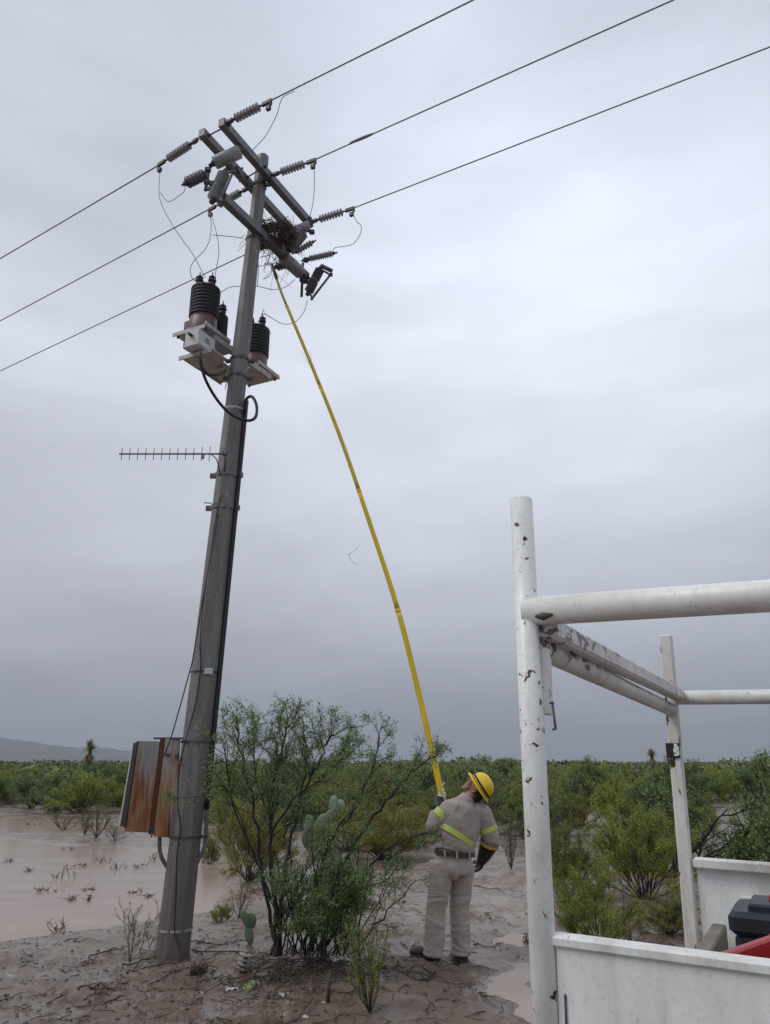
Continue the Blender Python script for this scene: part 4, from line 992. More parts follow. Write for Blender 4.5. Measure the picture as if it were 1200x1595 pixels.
def shrub_parts(kind, seed, H=1.5, near=False):
    """returns (stem MB, leaf verts or None, stem mat, leaf mat); plant stands at the origin"""
    pl = Plant(seed); rg = pl.rg; rng = np.random.default_rng(seed)
    k = 1.0
    if kind in ('creo', 'bright', 'olive'):
        n = 26 if near else 22
        for i in range(n):
            a = rg.uniform(0, 6.283); t = rg.uniform(.05, 1.12); d = Vector((math.cos(a) * math.sin(t), math.sin(a) * math.sin(t), math.cos(t)))
            p = Vector((math.cos(a) * rg.uniform(0, .08), math.sin(a) * rg.uniform(0, .08), 0)) * H
            pl.limb(p, d, H * rg.uniform(.72, 1.02) * (1.0 - .18 * t), .009 * H, 2, [8, 6] if near else [6, 5], .55, up=.06, wob=.12, nseg=5, leaf_from=.1, leaf_n=10 if near else 8, shrink=.40)
        Q = leaf_quads(rng, pl.lc, pl.ld, .024 if near else .036, .012 if near else .019, .022 * H, 4)
        return pl.mb, Q, M['bark_grey'], M[{'creo': 'leaf_creo', 'bright': 'leaf_bright', 'olive': 'leaf_olive'}[kind]]
    if kind == 'wisp':
        for i in range(16):
            a = rg.uniform(0, 6.283); t = rg.uniform(.03, .75); d = Vector((math.cos(a) * math.sin(t), math.sin(a) * math.sin(t), math.cos(t)))
            pl.limb((0, 0, 0), d, H * rg.uniform(.6, 1.0), .007 * H, 1, [9], .5, up=.10, wob=.07, nseg=6, leaf_from=.1, leaf_n=16, shrink=.22)
        return pl.mb, leaf_quads(rng, pl.lc, pl.ld, .030, .013, .012 * H, 2), M['bark_grey'], M['leaf_creo']
    if kind == 'mesq':
        for i in range(13):
            a = rg.uniform(0, 6.283); t = rg.uniform(.1, 1.25); d = Vector((math.cos(a) * math.sin(t), math.sin(a) * math.sin(t), math.cos(t)))
            pl.limb((rg.gauss(0, .05), rg.gauss(0, .05), 0), d, H * rg.uniform(.7, .98), .015 * H, 3, [5, 4, 3], .65, up=.07, wob=.22, nseg=5, leaf_from=.1, leaf_n=7, shrink=.46)
        Q = leaf_quads(rng, pl.lc, pl.ld, .040, .017, .03 * H, 3)
        return pl.mb, Q, M['bark'], M['leaf_dark']
    if kind in ('dead', 'sparse', 'weed'):
        n = {'dead': 14, 'sparse': 12, 'weed': 7}[kind]
        for i in range(n):
            a = rg.uniform(0, 6.283); t = rg.uniform(.05, .95 if kind != 'weed' else .5); d = Vector((math.cos(a) * math.sin(t), math.sin(a) * math.sin(t), math.cos(t)))
            pl.limb((0, 0, 0), d, H * rg.uniform(.6, 1.0), .010 * H if kind != 'weed' else .007 * H, 2, [5, 4], .55, up=.06, wob=.16, nseg=4, leaf_from=.2, leaf_n={'dead': 0, 'sparse': 3, 'weed': 6}[kind], shrink=.38)
        Q = leaf_quads(rng, pl.lc, pl.ld, .028, .016, .012 * H, 2) if pl.lc else None
        return pl.mb, Q, M['dead'] if kind != 'weed' else M['bark_grey'], M['leaf_olive']
def blades(rng, c, n, ln, wd, lo=-.4, hi=1.3, droop=.25):
    Qs = []
    for i in range(n):
        a = rng.uniform(0, 6.283); e = rng.uniform(lo, hi); d = np.array([math.cos(a) * math.cos(e), math.sin(a) * math.cos(e), math.sin(e)])
        s_ = np.array([-math.sin(a), math.cos(a), 0]); l_ = ln * rng.uniform(.75, 1.1); p0 = np.array(c, float); pm = p0 + d * l_ * .5; p1 = p0 + d * l_ - np.array([0, 0, droop * l_ * rng.random() * math.cos(e)])
        Qs.append([p0 - s_ * wd * .35, p0 + s_ * wd * .35, pm + s_ * wd * .5, pm - s_ * wd * .5]); Qs.append([pm - s_ * wd * .5, pm + s_ * wd * .5, p1 + s_ * wd * .04, p1 - s_ * wd * .04])
    return np.array(Qs).reshape(-1, 3)

PROTO = {}
def proto(kind, var, near):
    key = (kind, var, near)
    if key not in PROTO:
        smb, Q, sm_, lm_ = shrub_parts(kind, hash_seed(kind, var, near), 1.5, near)
        PROTO[key] = (smb, Q, sm_, lm_, None)
    return PROTO[key]
def hash_seed(kind, var, near): return sum(ord(c) * (i + 3) for i, c in enumerate(kind)) + var * 101 + (7 if near else 0)
PMESH = {}
NAMES = {'wisp': 'upright_shrub', 'creo': 'creosote_bush', 'bright': 'creosote_bush', 'olive': 'creosote_bush', 'mesq': 'mesquite_bush', 'dead': 'dead_bush', 'sparse': 'sparse_shrub', 'weed': 'leafy_weed'}
def plant(kind, var, near, loc, sc_, rot, label, group=None, wide=1.0):
    """a shrub thing: empty + stems + foliage; later ones are obj.copy() of the first of their kind"""
    key = (kind, var, near)
    if key not in PMESH:
        smb, Q, sm_, lm_, _ = proto(kind, var, near)
        root = empty(NAMES[kind], (0, 0, 0)); smb.build('stems', sm_, root)
        if Q is not None: quads_mesh('foliage', Q, 4, lm_, root)
        PMESH[key] = root; o = root
    else: o = copy_tree(PMESH[key])
    o.location = loc; o.rotation_euler = (0, 0, rot); o.scale = (sc_ * wide, sc_ * wide, sc_)
    if 'group' in o.keys(): del o['group']
    return tag(o, label, 'bush' if kind != 'weed' else 'weed', group)
def gpt(px, py):
    p = G(px, py); z = gh(p.x, p.y)
    p = PZ(px, py, max(z, -.02)); return Vector((p.x, p.y, max(gh(p.x, p.y), -.03) - .01))
NB = [  # base px, base py, top py, width px, kind, var, near, label
 (202, 1492, 1413, 55, 'weed', 0, True, 'small leafy weed with thin reddish stems just left of the pole foot'),
 (233, 1478, 1428, 30, 'weed', 1, True, 'little leafy weed touching the left side of the pole foot'),
 (101, 1294, 1262, 55, 'dead', 0, False, 'small bare bush alone on the mud flat, left of the cabinet'),
 (150, 1305, 1245, 75, 'sparse', 0, False, 'sparse grey bush nearest the left side of the rusty cabinet'),
 (178, 1310, 1285, 70, 'dead', 1, False, 'low flattened dead bush on the mud below the cabinet edge'),
 (132, 1300, 1262, 50, 'sparse', 1, False, 'small sparse bush left of the one beside the rusty cabinet'),
 (326, 1348, 1300, 34, 'olive', 0, False, 'narrow upright yellow-green clump right beside the pole'),
 (388, 1372, 1252, 125, 'olive', 1, True, 'yellowish bush between the pole and the big feathery tree'),
 (343, 1436, 1410, 36, 'bright', 0, True, 'tiny dark green shrub on the mud right of the pole foot'),
 (372, 1428, 1362, 48, 'dead', 0, True, 'bare twiggy shrub standing just left of the feathery tree'),
 (600, 1338, 1252, 150, 'olive', 0, True, 'broad yellow-green bush behind the feathery tree, left of the man'),
 (645, 1322, 1258, 90, 'olive', 1, False, 'yellow-green bush right behind the man with its left edge'),
 (545, 1326, 1258, 110, 'creo', 1, False, 'green bush seen through the right half of the feathery tree'),
 (577, 1566, 1432, 84, 'wisp', 0, True, 'upright thin-leaved shrub in front, between the tree and the man'),
 (797, 1352, 1268, 60, 'dead', 1, True, 'brown leafless bush just left of the white post'),
 (762, 1302, 1212, 95, 'sparse', 0, True, 'grey-green thin bush right behind the man and his helmet'),
 (905, 1288, 1188, 105, 'mesq', 0, False, 'dark dense bush with black stems right of the white post'),
 (985, 1308, 1208, 130, 'bright', 1, False, 'wide bright bush between the dark bush and the far rack post'),
 (1006, 1402, 1262, 165, 'creo', 1, True, 'large olive bush filling the middle of the truck rack'),
 (935, 1482, 1362, 135, 'bright', 0, True, 'bright green bush just above the near side panel of the truck'),
 (885, 1405, 1292, 92, 'creo', 0, True, 'medium green bush along the right edge of the near post'),
 (1045, 1452, 1398, 105, 'olive', 1, True, 'low olive bush at the foot of the far rack post'),
 (1157, 1344, 1276, 62, 'dead', 0, True, 'bare grey bush above the far truck panel near the right edge'),
 (1103, 1348, 1302, 62, 'sparse', 1, True, 'thin yellowish shrub just right of the far rack post'),
 (1090, 1316, 1256, 95, 'creo', 0, False, 'green bush behind the far rack post at the edge of the clearing'),
 (1112, 1302, 1262, 38, 'dead', 1, False, 'small bare shrub in the sandy clearing right of the far post'),
 (862, 1330, 1250, 55, 'sparse', 1, True, 'thin brownish shrub just right of the near post'),
 (950, 1345, 1290, 70, 'sparse', 0, True, 'thin grey shrub on the sand in front of the dark bush'),
 (372, 1306, 1246, 60, 'mesq', 1, False, 'dark scraggly bush just right of the pole beyond the puddle'),
 (700, 1336, 1300, 40, 'dead', 0, False, 'low bare twigs right behind the belt of the man'),
 (985, 1470, 1440, 70, 'sparse', 0, True, 'low pale shrub peeping over the truck side panel'),
]
NBP = []
for bx_, by_, ty_, wpx, kd, var, near, lab in NB:
    p = gpt(bx_, by_); top = PY(bx_, ty_, p.y).z; H_ = max(.12, top - p.z)
    dpt = p.y * cp + (p.z + H_ / 2 - CAM_H) * sp; wm = wpx / FPX * dpt
    s_ = H_ / 1.5; natural = {'wisp': .95, 'creo': 1.9, 'bright': 1.9, 'olive': 1.9, 'mesq': 2.2, 'dead': 1.9, 'sparse': 1.9, 'weed': 1.1}[kd] * s_
    plant(kd, var, near, p, s_ * 1.02, rnd.uniform(0, 6.28), lab, wide=min(2.2, max(.45, wm / natural)))
    NBP.append((p.x, p.y, wm / 2))

# scattered scrub between the mud and the skyline
def open_zone(px, py):
    if px < 345 and py > 1268: return True
    if 330 < px < 560 and py > 1300: return True
    if 540 < px < 850 and py > 1318: return True
    if 690 < px < 830 and py > 1285: return True
    if px > 1075 and 1252 < py: return True
    if 850 < px < 1200 and py > 1232 and vn(np.array([px / 50.]), np.array([py / 22.]), 5)[0] > .46: return True
    return False
LM = [(-999, 30, 'at the left edge of the picture'), (30, 95, 'left of the yucca on the skyline'), (95, 165, 'below the yucca on the skyline'), (165, 215, 'just left of the rusty cabinet'), (215, 335, 'hidden by cabinet and pole'),
      (335, 385, 'right beside the pole'), (385, 440, 'behind the left limbs of the feathery tree'), (440, 500, 'behind the middle of the feathery tree'), (500, 570, 'in the gap of the feathery tree'), (570, 625, 'behind the right limbs of the feathery tree'),
      (625, 680, 'under the yellow stick'), (680, 740, 'behind the head of the man'), (740, 805, 'between the helmet and the near white post'), (805, 855, 'hidden by the near white post'), (855, 905, 'just right of the near white post'),
      (905, 965, 'behind the dark black-stemmed bush'), (965, 1035, 'left of the far rack post'), (1035, 1085, 'at the far rack post'), (1085, 1140, 'right of the far rack post'), (1140, 9999, 'near the spiky yucca at the right edge')]
ROWS = [(0, 20, 'front row'), (20, 27, 'second row'), (27, 34, 'third row'), (34, 41, 'fourth row'), (41, 99, 'rearmost row')]
DESC = {'creo': 'green', 'bright': 'bright yellow-green', 'olive': 'dull olive', 'mesq': 'dark mesquite'}
def belt_label(kd, H_, wd_, px, Y):
    sz = 'low' if H_ < 1.2 else ('tall' if H_ > 1.6 else '')
    wdd = 'broad' if wd_ > 1.38 else ''
    return ' '.join(x for x in (sz, wdd, DESC[kd], 'bush,', [r for a, b, r in ROWS if a <= Y < b][0] + ',', [r for a, b, r in LM if a <= px < b][0]) if x)
BELT = []
placed = list(NBP); cnt = 0; tries = 0; rg = random.Random(21)
while cnt < 262 and tries < 40000:
    tries += 1
    Y = 13.5 + 38 * rg.random() ** .9; X = rg.uniform(-.56, .56) * Y
    px, py = proj(X, Y, 0)
    if px < -60 or px > 1260 or open_zone(px, py): continue
    if X < -1 and Y < 29 and px < 350: continue
    md = 1.05 + .016 * Y
    if any((X - a) ** 2 + (Y - b) ** 2 < (md + c * .5) ** 2 for a, b, c in placed): continue
    kd = rg.choices(['creo', 'bright', 'olive', 'mesq'], [4, 3, 2, 4] if px > 345 else [4, 4, 1, 3])[0]
    H_ = rg.uniform(.8, 1.5) * (1.25 if kd == 'mesq' else 1.0)
    if Y > 34: H_ *= 1.05 + .2 * rg.random()
    wd_ = rg.uniform(1.15, 1.6); lb = belt_label(kd, H_, wd_, px, Y)
    BELT.append(plant(kd, rg.randrange(3), False, Vector((X, Y, gh(X, Y) - .02)), H_ / 1.5, rg.uniform(0, 6.28), lb, None, wide=wd_))
    placed.append((X, Y, .6)); cnt += 1

for o in BELT:
    if sum(q['label'] == o['label'] for q in BELT) > 1: o['group'] = o['label']
# far scrub that reads as one mass
rng = np.random.default_rng(5)
far_leaf = []
clump = leaf_quads(rng, np.clip(rng.normal(0, 1, (230, 3)), -1.5, 1.5) * np.array([.42, .42, .27]) + np.array([0, 0, .48]), rng.normal(0, 1, (230, 3)), .12, .08, .01)
clump2 = leaf_quads(rng, np.clip(rng.normal(0, 1, (110, 3)), -1.4, 1.4) * np.array([.42, .42, .27]) + np.array([0, 0, .48]), rng.normal(0, 1, (110, 3)), .20, .15, .01)
def scatter(n, y0_, y1_, hlo, hhi, cl):
    Y = y0_ + (y1_ - y0_) * rng.random(n) ** .8; X = rng.uniform(-.62, .62, n) * Y
    H_ = rng.uniform(hlo, hhi, n) * (1 + .25 * (rng.random(n) < .08)) * (1 + (Y - y0_) * .0007); Wd = H_ * rng.uniform(1.0, 1.7, n); A = rng.uniform(0, 6.28, n)
    Z = ground_h(X, Y) - .1
    c_, s_ = np.cos(A)[:, None], np.sin(A)[:, None]
    cx, cy, cz = cl[:, 0][None], cl[:, 1][None], cl[:, 2][None]
    return np.stack([X[:, None] + (cx * c_ - cy * s_) * Wd[:, None], Y[:, None] + (cx * s_ + cy * c_) * Wd[:, None], Z[:, None] + cz * H_[:, None]], -1).reshape(-1, 3)
FQ = np.vstack([scatter(260, 50, 75, 1.2, 2.0, clump), scatter(620, 70, 150, 1.5, 2.25, clump), scatter(800, 150, 420, 1.8, 2.8, clump2), scatter(1100, 420, 1500, 2.3, 3.6, clump2 * np.array([2.2, 1.5, 1]))])
m, nt, b = newmat('far_scrub_leaf')
g = N(nt, 'ShaderNodeNewGeometry'); v = coords(nt); n = noise(nt, .12, 3, .6, v)
a_ = N(nt, 'ShaderNodeMath', operation='MULTIPLY_ADD'); a_.inputs[1].default_value = .35; L(nt, g.outputs['Random Per Island'], a_.inputs[0]); L(nt, n.outputs[0], a_.inputs[2])
L(nt, cramp(nt, a_.outputs[0], [(.35, (.058, .090, .032)), (.6, (.098, .135, .045)), (.85, (.145, .175, .058))]), b.inputs['Base Color']); b.inputs['Roughness'].default_value = .7
fs = quads_mesh('scrubland', FQ, 4, m); tag(fs, 'endless low green scrub on the plain reaching the horizon', 'scrub', kind='stuff')

# small ground plants among the scrub, near edge of the belt
# ---------------------------------------------------------------- yuccas
def yucca(px, base, top, label, head=.55, trunk=True, n=110, name='yucca_tree', Y=None, wd=.045):
    p = gpt(px, base) if Y is None else Vector((PY(px, 1192, Y).x, Y, gh(PY(px, 1192, Y).x, Y)))
    zt_ = PY(px, top, p.y).z; e = empty(name, p, label, 'yucca'); rg_ = np.random.default_rng(int(px))
    hc = Vector((p.x, p.y, zt_ - head * .75)) if trunk else Vector((p.x, p.y, p.z + .15))
    if trunk:
        MB().tube([p, p.lerp(hc, .5) + Vector((.04, 0, 0)), hc], [.14, .11, .10], 8).build('trunk', M['bark_grey'], e)
        quads_mesh('dry_skirt', blades(rg_, hc - Vector((0, 0, .1)), 120, head * .95, wd, -1.5, -.7, .1), 4, M['yskirt'], e)
    quads_mesh('leaf_head', blades(rg_, hc, n, head if trunk else (zt_ - p.z), wd, -.2 if trunk else .1, 1.5, .2), 4, M['leaf_blade'], e)
    return e
yucca(138, 1200, 1155, 'tall yucca with brown skirt on the skyline left of the cabinet', .75, Y=52, wd=.07)
yucca(1017, 1200, 1167, 'tall yucca with brown skirt on the skyline left of the far rack post', .62, Y=56, wd=.07)
yucca(723, 1262, 1188, 'spiky yucca rising behind the face of the man', trunk=False, n=70, name='yucca_plant', Y=21, wd=.035)
yucca(1195, 1330, 1195, 'large dark spiky yucca cut off by the right edge', trunk=False, n=110, name='yucca_plant', Y=13.5, wd=.028)
plant('mesq', 2, False, Vector((PY(1215, 1200, 14.2).x, 14.2, .02)), 1.35, 1.0, 'dark green bush mixed with the spiky yucca at the right edge')

# ---------------------------------------------------------------- prickly pears
def ellipsoid(mb, c, U, V_, W_, a, b_, t, n=12, mrow=7):
    vs = [Vector(c) - V_ * b_]; 
    for i in range(1, mrow):
        ph = -math.pi / 2 + math.pi * i / mrow
        for k in range(n):
            th_ = 6.2832 * k / n; w_ = 1 + .12 * math.sin(ph)
            vs.append(Vector(c) + V_ * (b_ * math.sin(ph)) + U * (a * w_ * math.cos(ph) * math.cos(th_)) + W_ * (t * math.cos(ph) * math.sin(th_)))
    vs.append(Vector(c) + V_ * b_); fs = [(0, 1 + (k + 1) % n, 1 + k) for k in range(n)]
    for i in range(mrow - 2):
        for k in range(n): fs.append((1 + i * n + k, 1 + i * n + (k + 1) % n, 1 + (i + 1) * n + (k + 1) % n, 1 + (i + 1) * n + k))
    l_ = len(vs) - 1; fs += [(l_, 1 + (mrow - 2) * n + k, 1 + (mrow - 2) * n + (k + 1) % n) for k in range(n)]
    mb.add(vs, fs, True); return mb
def pear(px, base, top, wpx, label, seed, npad=9, size=.17):
    p = gpt(px, base); H_ = PY(px, top, p.y).z - p.z; e = empty('prickly_pear', p, label, 'cactus'); rg_ = random.Random(seed)
    wm = wpx / FPX * p.y
    tips = []
    def pad(q, d, s_):
        U = Vector((1, rg_.uniform(-.8, .8), 0)); U = (U - d * U.dot(d)).normalized(); W_ = d.cross(U)
        ellipsoid(MB(), q + d * s_ * .92, U, d, W_, s_ * .68, s_, s_ * .13).build('pad', M['cactus'], e); tips.append((q + d * s_ * 1.8, d, s_))
    for i in range(max(1, npad // 3)):
        pad(p + Vector((rg_.uniform(-.5, .5) * wm * .7, rg_.uniform(-.15, .15), 0)), Vector((rg_.uniform(-.4, .4), rg_.uniform(-.2, .2), 1)).normalized(), size)
    while len(tips) < npad:
        cand = [t for t in tips if t[0].z < p.z + H_ - size * 1.2] or tips
        q, d, s_ = rg_.choice(cand); pad(q - d * .02, (d + Vector((rg_.gauss(0, .55), rg_.gauss(0, .3), .45))).normalized(), size * rg_.uniform(.75, 1.05))
    return e
pear(400, 1468, 1406, 36, 'small prickly pear at the left foot of the feathery tree', 4, 4, .085)
pear(478, 1322, 1272, 110, 'pale green prickly pear seen through the middle of the feathery tree', 5, 13, .22)
pear(588, 1302, 1262, 90, 'prickly pear behind the yellow-green bush, right part of the tree', 9, 10, .21)
pear(640, 1296, 1268, 25, 'single small prickly pear left of the man at elbow height', 12, 3, .17)

# ---------------------------------------------------------------- the feathery tree beside the pole
ht = Plant(77); rg = ht.rg
TB = gpt(462, 1487)
tree = empty('mesquite_tree', TB, 'feathery multi-stemmed green tree standing between the pole and the man', 'tree')
def limbpx(pts, r0, r1, kids, ln, leaf_n=11, dep=(0, 0), t0=.3, lvl=2, up=.06):
    Y0 = TB.y
    pts = [(x, 1488 - (1488 - y) * .955) for x, y in pts]
    n_ = len(pts)
    P = bez([PY(x, y, Y0 + dep[0] + (dep[1] - dep[0]) * i / (n_ - 1)) for i, (x, y) in enumerate(pts)], 5)
    P = [p + Vector((rg.gauss(0, .008), rg.gauss(0, .012), rg.gauss(0, .008))) for p in P]
    D = [(P[min(i + 1, len(P) - 1)] - P[max(i - 1, 0)]).normalized() for i in range(len(P))]
    r0 *= .72
    ht.mb.tube(P, [r0 + (r1 - r0) * i / (len(P) - 1) for i in range(len(P))], 7, cap=False)
    ht.kids(P, D, ln / .55, r1 * 1.3, lvl, kids, .75, up, .2, 4, .05, leaf_n, .35, .55, t0)
K = [20, 6, 4]
limbpx([(428, 1490), (427, 1400), (420, 1330), (425, 1250), (432, 1180), (448, 1118)], .035, .008, K, .42, dep=(-.05, .1), t0=.42)
limbpx([(436, 1490), (440, 1380), (455, 1290), (475, 1215), (500, 1165), (518, 1128)], .028, .006, K, .40, dep=(0, .35), t0=.45)
limbpx([(432, 1480), (412, 1370), (398, 1260), (380, 1180), (368, 1112)], .024, .006, K, .42, dep=(0, -.25), t0=.42)
limbpx([(425, 1290), (455, 1235), (500, 1200), (535, 1165)], .014, .005, [12, 5, 4], .32, dep=(-.1, -.4), t0=.4)
limbpx([(425, 1400), (395, 1320), (362, 1240), (348, 1150)], .016, .005, [11, 5, 3], .36, dep=(-.1, -.5), t0=.5)
limbpx([(440, 1300), (470, 1220), (478, 1160), (470, 1100)], .015, .005, [13, 5, 4], .36, dep=(.1, .5), t0=.35)
limbpx([(424, 1270), (400, 1200), (395, 1130), (405, 1098)], .015, .005, [11, 5, 4], .34, dep=(.1, .4), t0=.3)
limbpx([(482, 1482), (498, 1380), (510, 1310), (548, 1255), (580, 1185), (592, 1128)], .036, .006, [12, 5, 3], .32, dep=(0, .1), t0=.5)
limbpx([(500, 1482), (522, 1370), (560, 1292), (602, 1240), (640, 1190), (682, 1160)], .030, .005, [12, 5, 3], .30, dep=(.1, -.3), t0=.5)
limbpx([(512, 1300), (545, 1255), (585, 1215), (640, 1195)], .016, .004, [7, 4, 3], .26, dep=(0, .3), t0=.4)
limbpx([(512, 1472), (560, 1372), (610, 1312), (660, 1290), (688, 1293)], .018, .004, [6, 3, 2], .18, 7, dep=(0, -.45), t0=.45)
limbpx([(470, 1480), (500, 1420), (540, 1395), (592, 1355)], .014, .004, [9, 4, 3], .26, 6, dep=(-.1, -.4), t0=.3)
limbpx([(500, 1460), (560, 1380), (600, 1370), (625, 1330)], .012, .004, [8, 4, 3], .24, 6, dep=(0, .2), t0=.3)
limbpx([(400, 1330), (350, 1215), (310, 1228), (262, 1231)], .007, .0025, [5, 3, 2], .10, 7, dep=(-.3, -.75), t0=.5)
for i in range(44):      # shoots from the base
    x0 = rg.uniform(415, 560); x1 = x0 + rg.gauss(8, 38); y1 = rg.uniform(1290, 1410)
    limbpx([(x0, 1487), ((x0 + x1) / 2 + rg.gauss(0, 6), (1487 + y1) / 2), (x1, y1)], rg.uniform(.006, .014), .004, [5, 4, 3], .24, 6, dep=(rg.uniform(-.35, .3), rg.uniform(-.45, .5)), t0=.25)
for i in range(10):      # leafy skirt at the lower right
    x0 = rg.uniform(455, 550); x1 = x0 + rg.uniform(-35, 60); y1 = rg.uniform(1340, 1450)
    limbpx([(x0, 1490), ((x0 + x1) / 2, (1490 + y1) / 2), (x1, y1)], .007, .003, [8, 5, 4], .20, 11, dep=(rg.uniform(-.4, .0), rg.uniform(-.55, .1)), t0=.15)
ht.mb.build('trunk', M['bark'], tree)
rngl = np.random.default_rng(8)
print('tree leaf anchors', len(ht.lc))
quads_mesh('crown', leaf_quads(rngl, ht.lc, ht.ld, .022, .0085, .018, 3), 4, M['leaf_feather'], tree)
# ================================================================== THE LINEMAN AND HIS STICK
YM = 7.8
def Pm(x, y, d=0.0): return PY(x, y, YM + d)
def remesh(mb, name, mat, parent, vox=.014, smooth=6, fac=.6, disp=None):
    o = mb.build('tmp', mat, None); loc = o.location.copy()
    md = o.modifiers.new('r', 'REMESH'); md.mode = 'VOXEL'; md.voxel_size = vox; md.use_smooth_shade = True
    if smooth:
        ms = o.modifiers.new('s', 'SMOOTH'); ms.factor = fac; ms.iterations = smooth
    dg = bpy.context.evaluated_depsgraph_get(); me = bpy.data.meshes.new_from_object(o.evaluated_get(dg))
    bpy.data.objects.remove(o)
    V = np.empty(len(me.vertices) * 3); me.vertices.foreach_get('co', V); V = V.reshape(-1, 3) + np.array(loc)
    if disp is not None:
        Nn = np.empty(len(me.vertices) * 3); me.vertices.foreach_get('normal', Nn); Nn = Nn.reshape(-1, 3); V = V + Nn * disp(V)[:, None]
    if parent is not None: V2 = V - np.array(root_loc(parent))
    else: V2 = V
    me.vertices.foreach_set('co', V2.astype(np.float32).ravel()); me.update()
    me.polygons.foreach_set('use_smooth', np.ones(len(me.polygons), bool))
    me.materials.clear(); me.materials.append(mat); me.name = name
    q = bpy.data.objects.new(name, me); COL.objects.link(q)
    if parent is not None: q.parent = parent
    return q
def cloth(name, col):
    m, nt, b = newmat(name)
    n = noise(nt, 7, 5, .6, coords(nt)); f = noise(nt, 260, 3, .6, coords(nt)); w2 = noise(nt, 9, 4, .55, coords(nt, (1, 1, 1.7), (3, 3, 3)), 1.6)
    c = cramp(nt, n.outputs[0], [(.3, tuple(x * .93 for x in col)), (.7, tuple(x * 1.05 for x in col))])
    L(nt, c, b.inputs['Base Color']); b.inputs['Roughness'].default_value = .9
    b.inputs['Sheen Weight'].default_value = .15
    bn = bump(nt, b, w2.outputs[0], .25, .02); b2 = N(nt, 'ShaderNodeBump'); b2.inputs['Strength'].default_value = .25; b2.inputs['Distance'].default_value = .003
    L(nt, f.outputs[0], b2.inputs['Height']); L(nt, b2.outputs[0], bn.inputs['Normal']); return m
M['shirt'] = cloth('khaki_shirt', (.37, .31, .285)); M['trouser'] = cloth('khaki_trousers', (.41, .345, .315))
M['skin'] = simple('skin', (.33, .165, .115), .5, 0, .12, 12, .05)
M['hivis'] = simple('lime_reflective_tape', (.50, .62, .12), .5, 0, .12, 12, .1)
M['helmet'] = simple('yellow_helmet', (.80, .54, .012), .3, 0, .05, 5, 0)
M['leather'] = simple('brown_leather', (.055, .032, .026), .55, 0, .3, 20, .1)
M['glove_w'] = simple('pale_leather_glove', (.50, .50, .44), .7, 0, .2, 18, .2)
M['glove_b'] = simple('black_rubber_glove', (.010, .014, .013), .4, 0, .2, 12, .1)
M['glove_y'] = simple('yellow_glove_lining', (.60, .42, .06), .6, 0, .1, 12, .1)
M['hair'] = simple('black_hair', (.010, .009, .009), .7, 0, .3, 60, .4)
M['boot'] = simple('muddy_boot', (.040, .030, .026), .7, 0, .4, 14, .4)
M['navy_cloth'] = simple('dark_cloth', (.014, .014, .018), .8, 0, .2, 14, .1)

FACE = Vector((-.62, .78, 0)).normalized()          # the way he faces: away and to the left
SIDE = Vector((FACE.y, -FACE.x, 0))                 # his right-hand side (image right)
FL = Pm(668, 1497, -.02); FR = Pm(718, 1496, .10)
FL.z = gh(FL.x, FL.y) + .02; FR.z = gh(FR.x, FR.y) + .02
AL = Pm(674, 1490, -.02); AR = Pm(719, 1488, .10)        # ankles
KL = Pm(680, 1418, -.02); KR = Pm(716, 1415, .10)
HL = Pm(688, 1352, -.03); HR = Pm(719, 1354, .08)        # hips
PV = Pm(706, 1342, .02)
WA = Pm(708, 1320, .02); CH = Pm(716, 1278, .03); UC = Pm(722, 1256, .03)
SL = Pm(700, 1260, -.03); SR = Pm(752, 1268, .10)
EL = Pm(677, 1286, -.02); HLd = Pm(688, 1237, .10)        # left elbow, left hand (gripping)
ER = Pm(766, 1306, .12); HRd = Pm(748, 1348, .26)        # right elbow, right hand
NK = Pm(729, 1244, .05); HC = Pm(740, 1230, .05)
UPH = Vector((.86, -.16, .44)).normalized()              # crown direction, head thrown back
FCH = (Vector((-.42, .25, .88)) - UPH * Vector((-.42, .25, .88)).dot(UPH)).normalized()   # where the face points
SDH = FCH.cross(UPH)
man = None
# ---- body (one continuous surface)
bd = MB()
bd.tube([PV, WA, CH, UC, UC + Vector((.01, 0, .03))], [(.15, .10), (.15, .10), (.18, .115), (.165, .10), (.09, .07)], 16, side=SIDE, roundcap=True)
bd.tube([UC + Vector((0, 0, .01)), NK, HC - FCH * .03 - UPH * .02], [.066, .060, .062], 12, roundcap=True)
for h_, k_, a_ in ((HL, KL, AL), (HR, KR, AR)): bd.tube([h_, h_.lerp(k_, .5), k_, k_.lerp(a_, .35), a_], [.085, .072, .054, .052, .036], 12, roundcap=True)
for s_, e_, h_ in ((SL, EL, HLd), (SR, ER, HRd)): bd.tube([s_.lerp(UC, .35), s_, s_.lerp(e_, .5), e_, e_.lerp(h_, .45), e_.lerp(h_, .9)], [.06, .058, .046, .038, .037, .026], 12, roundcap=True)
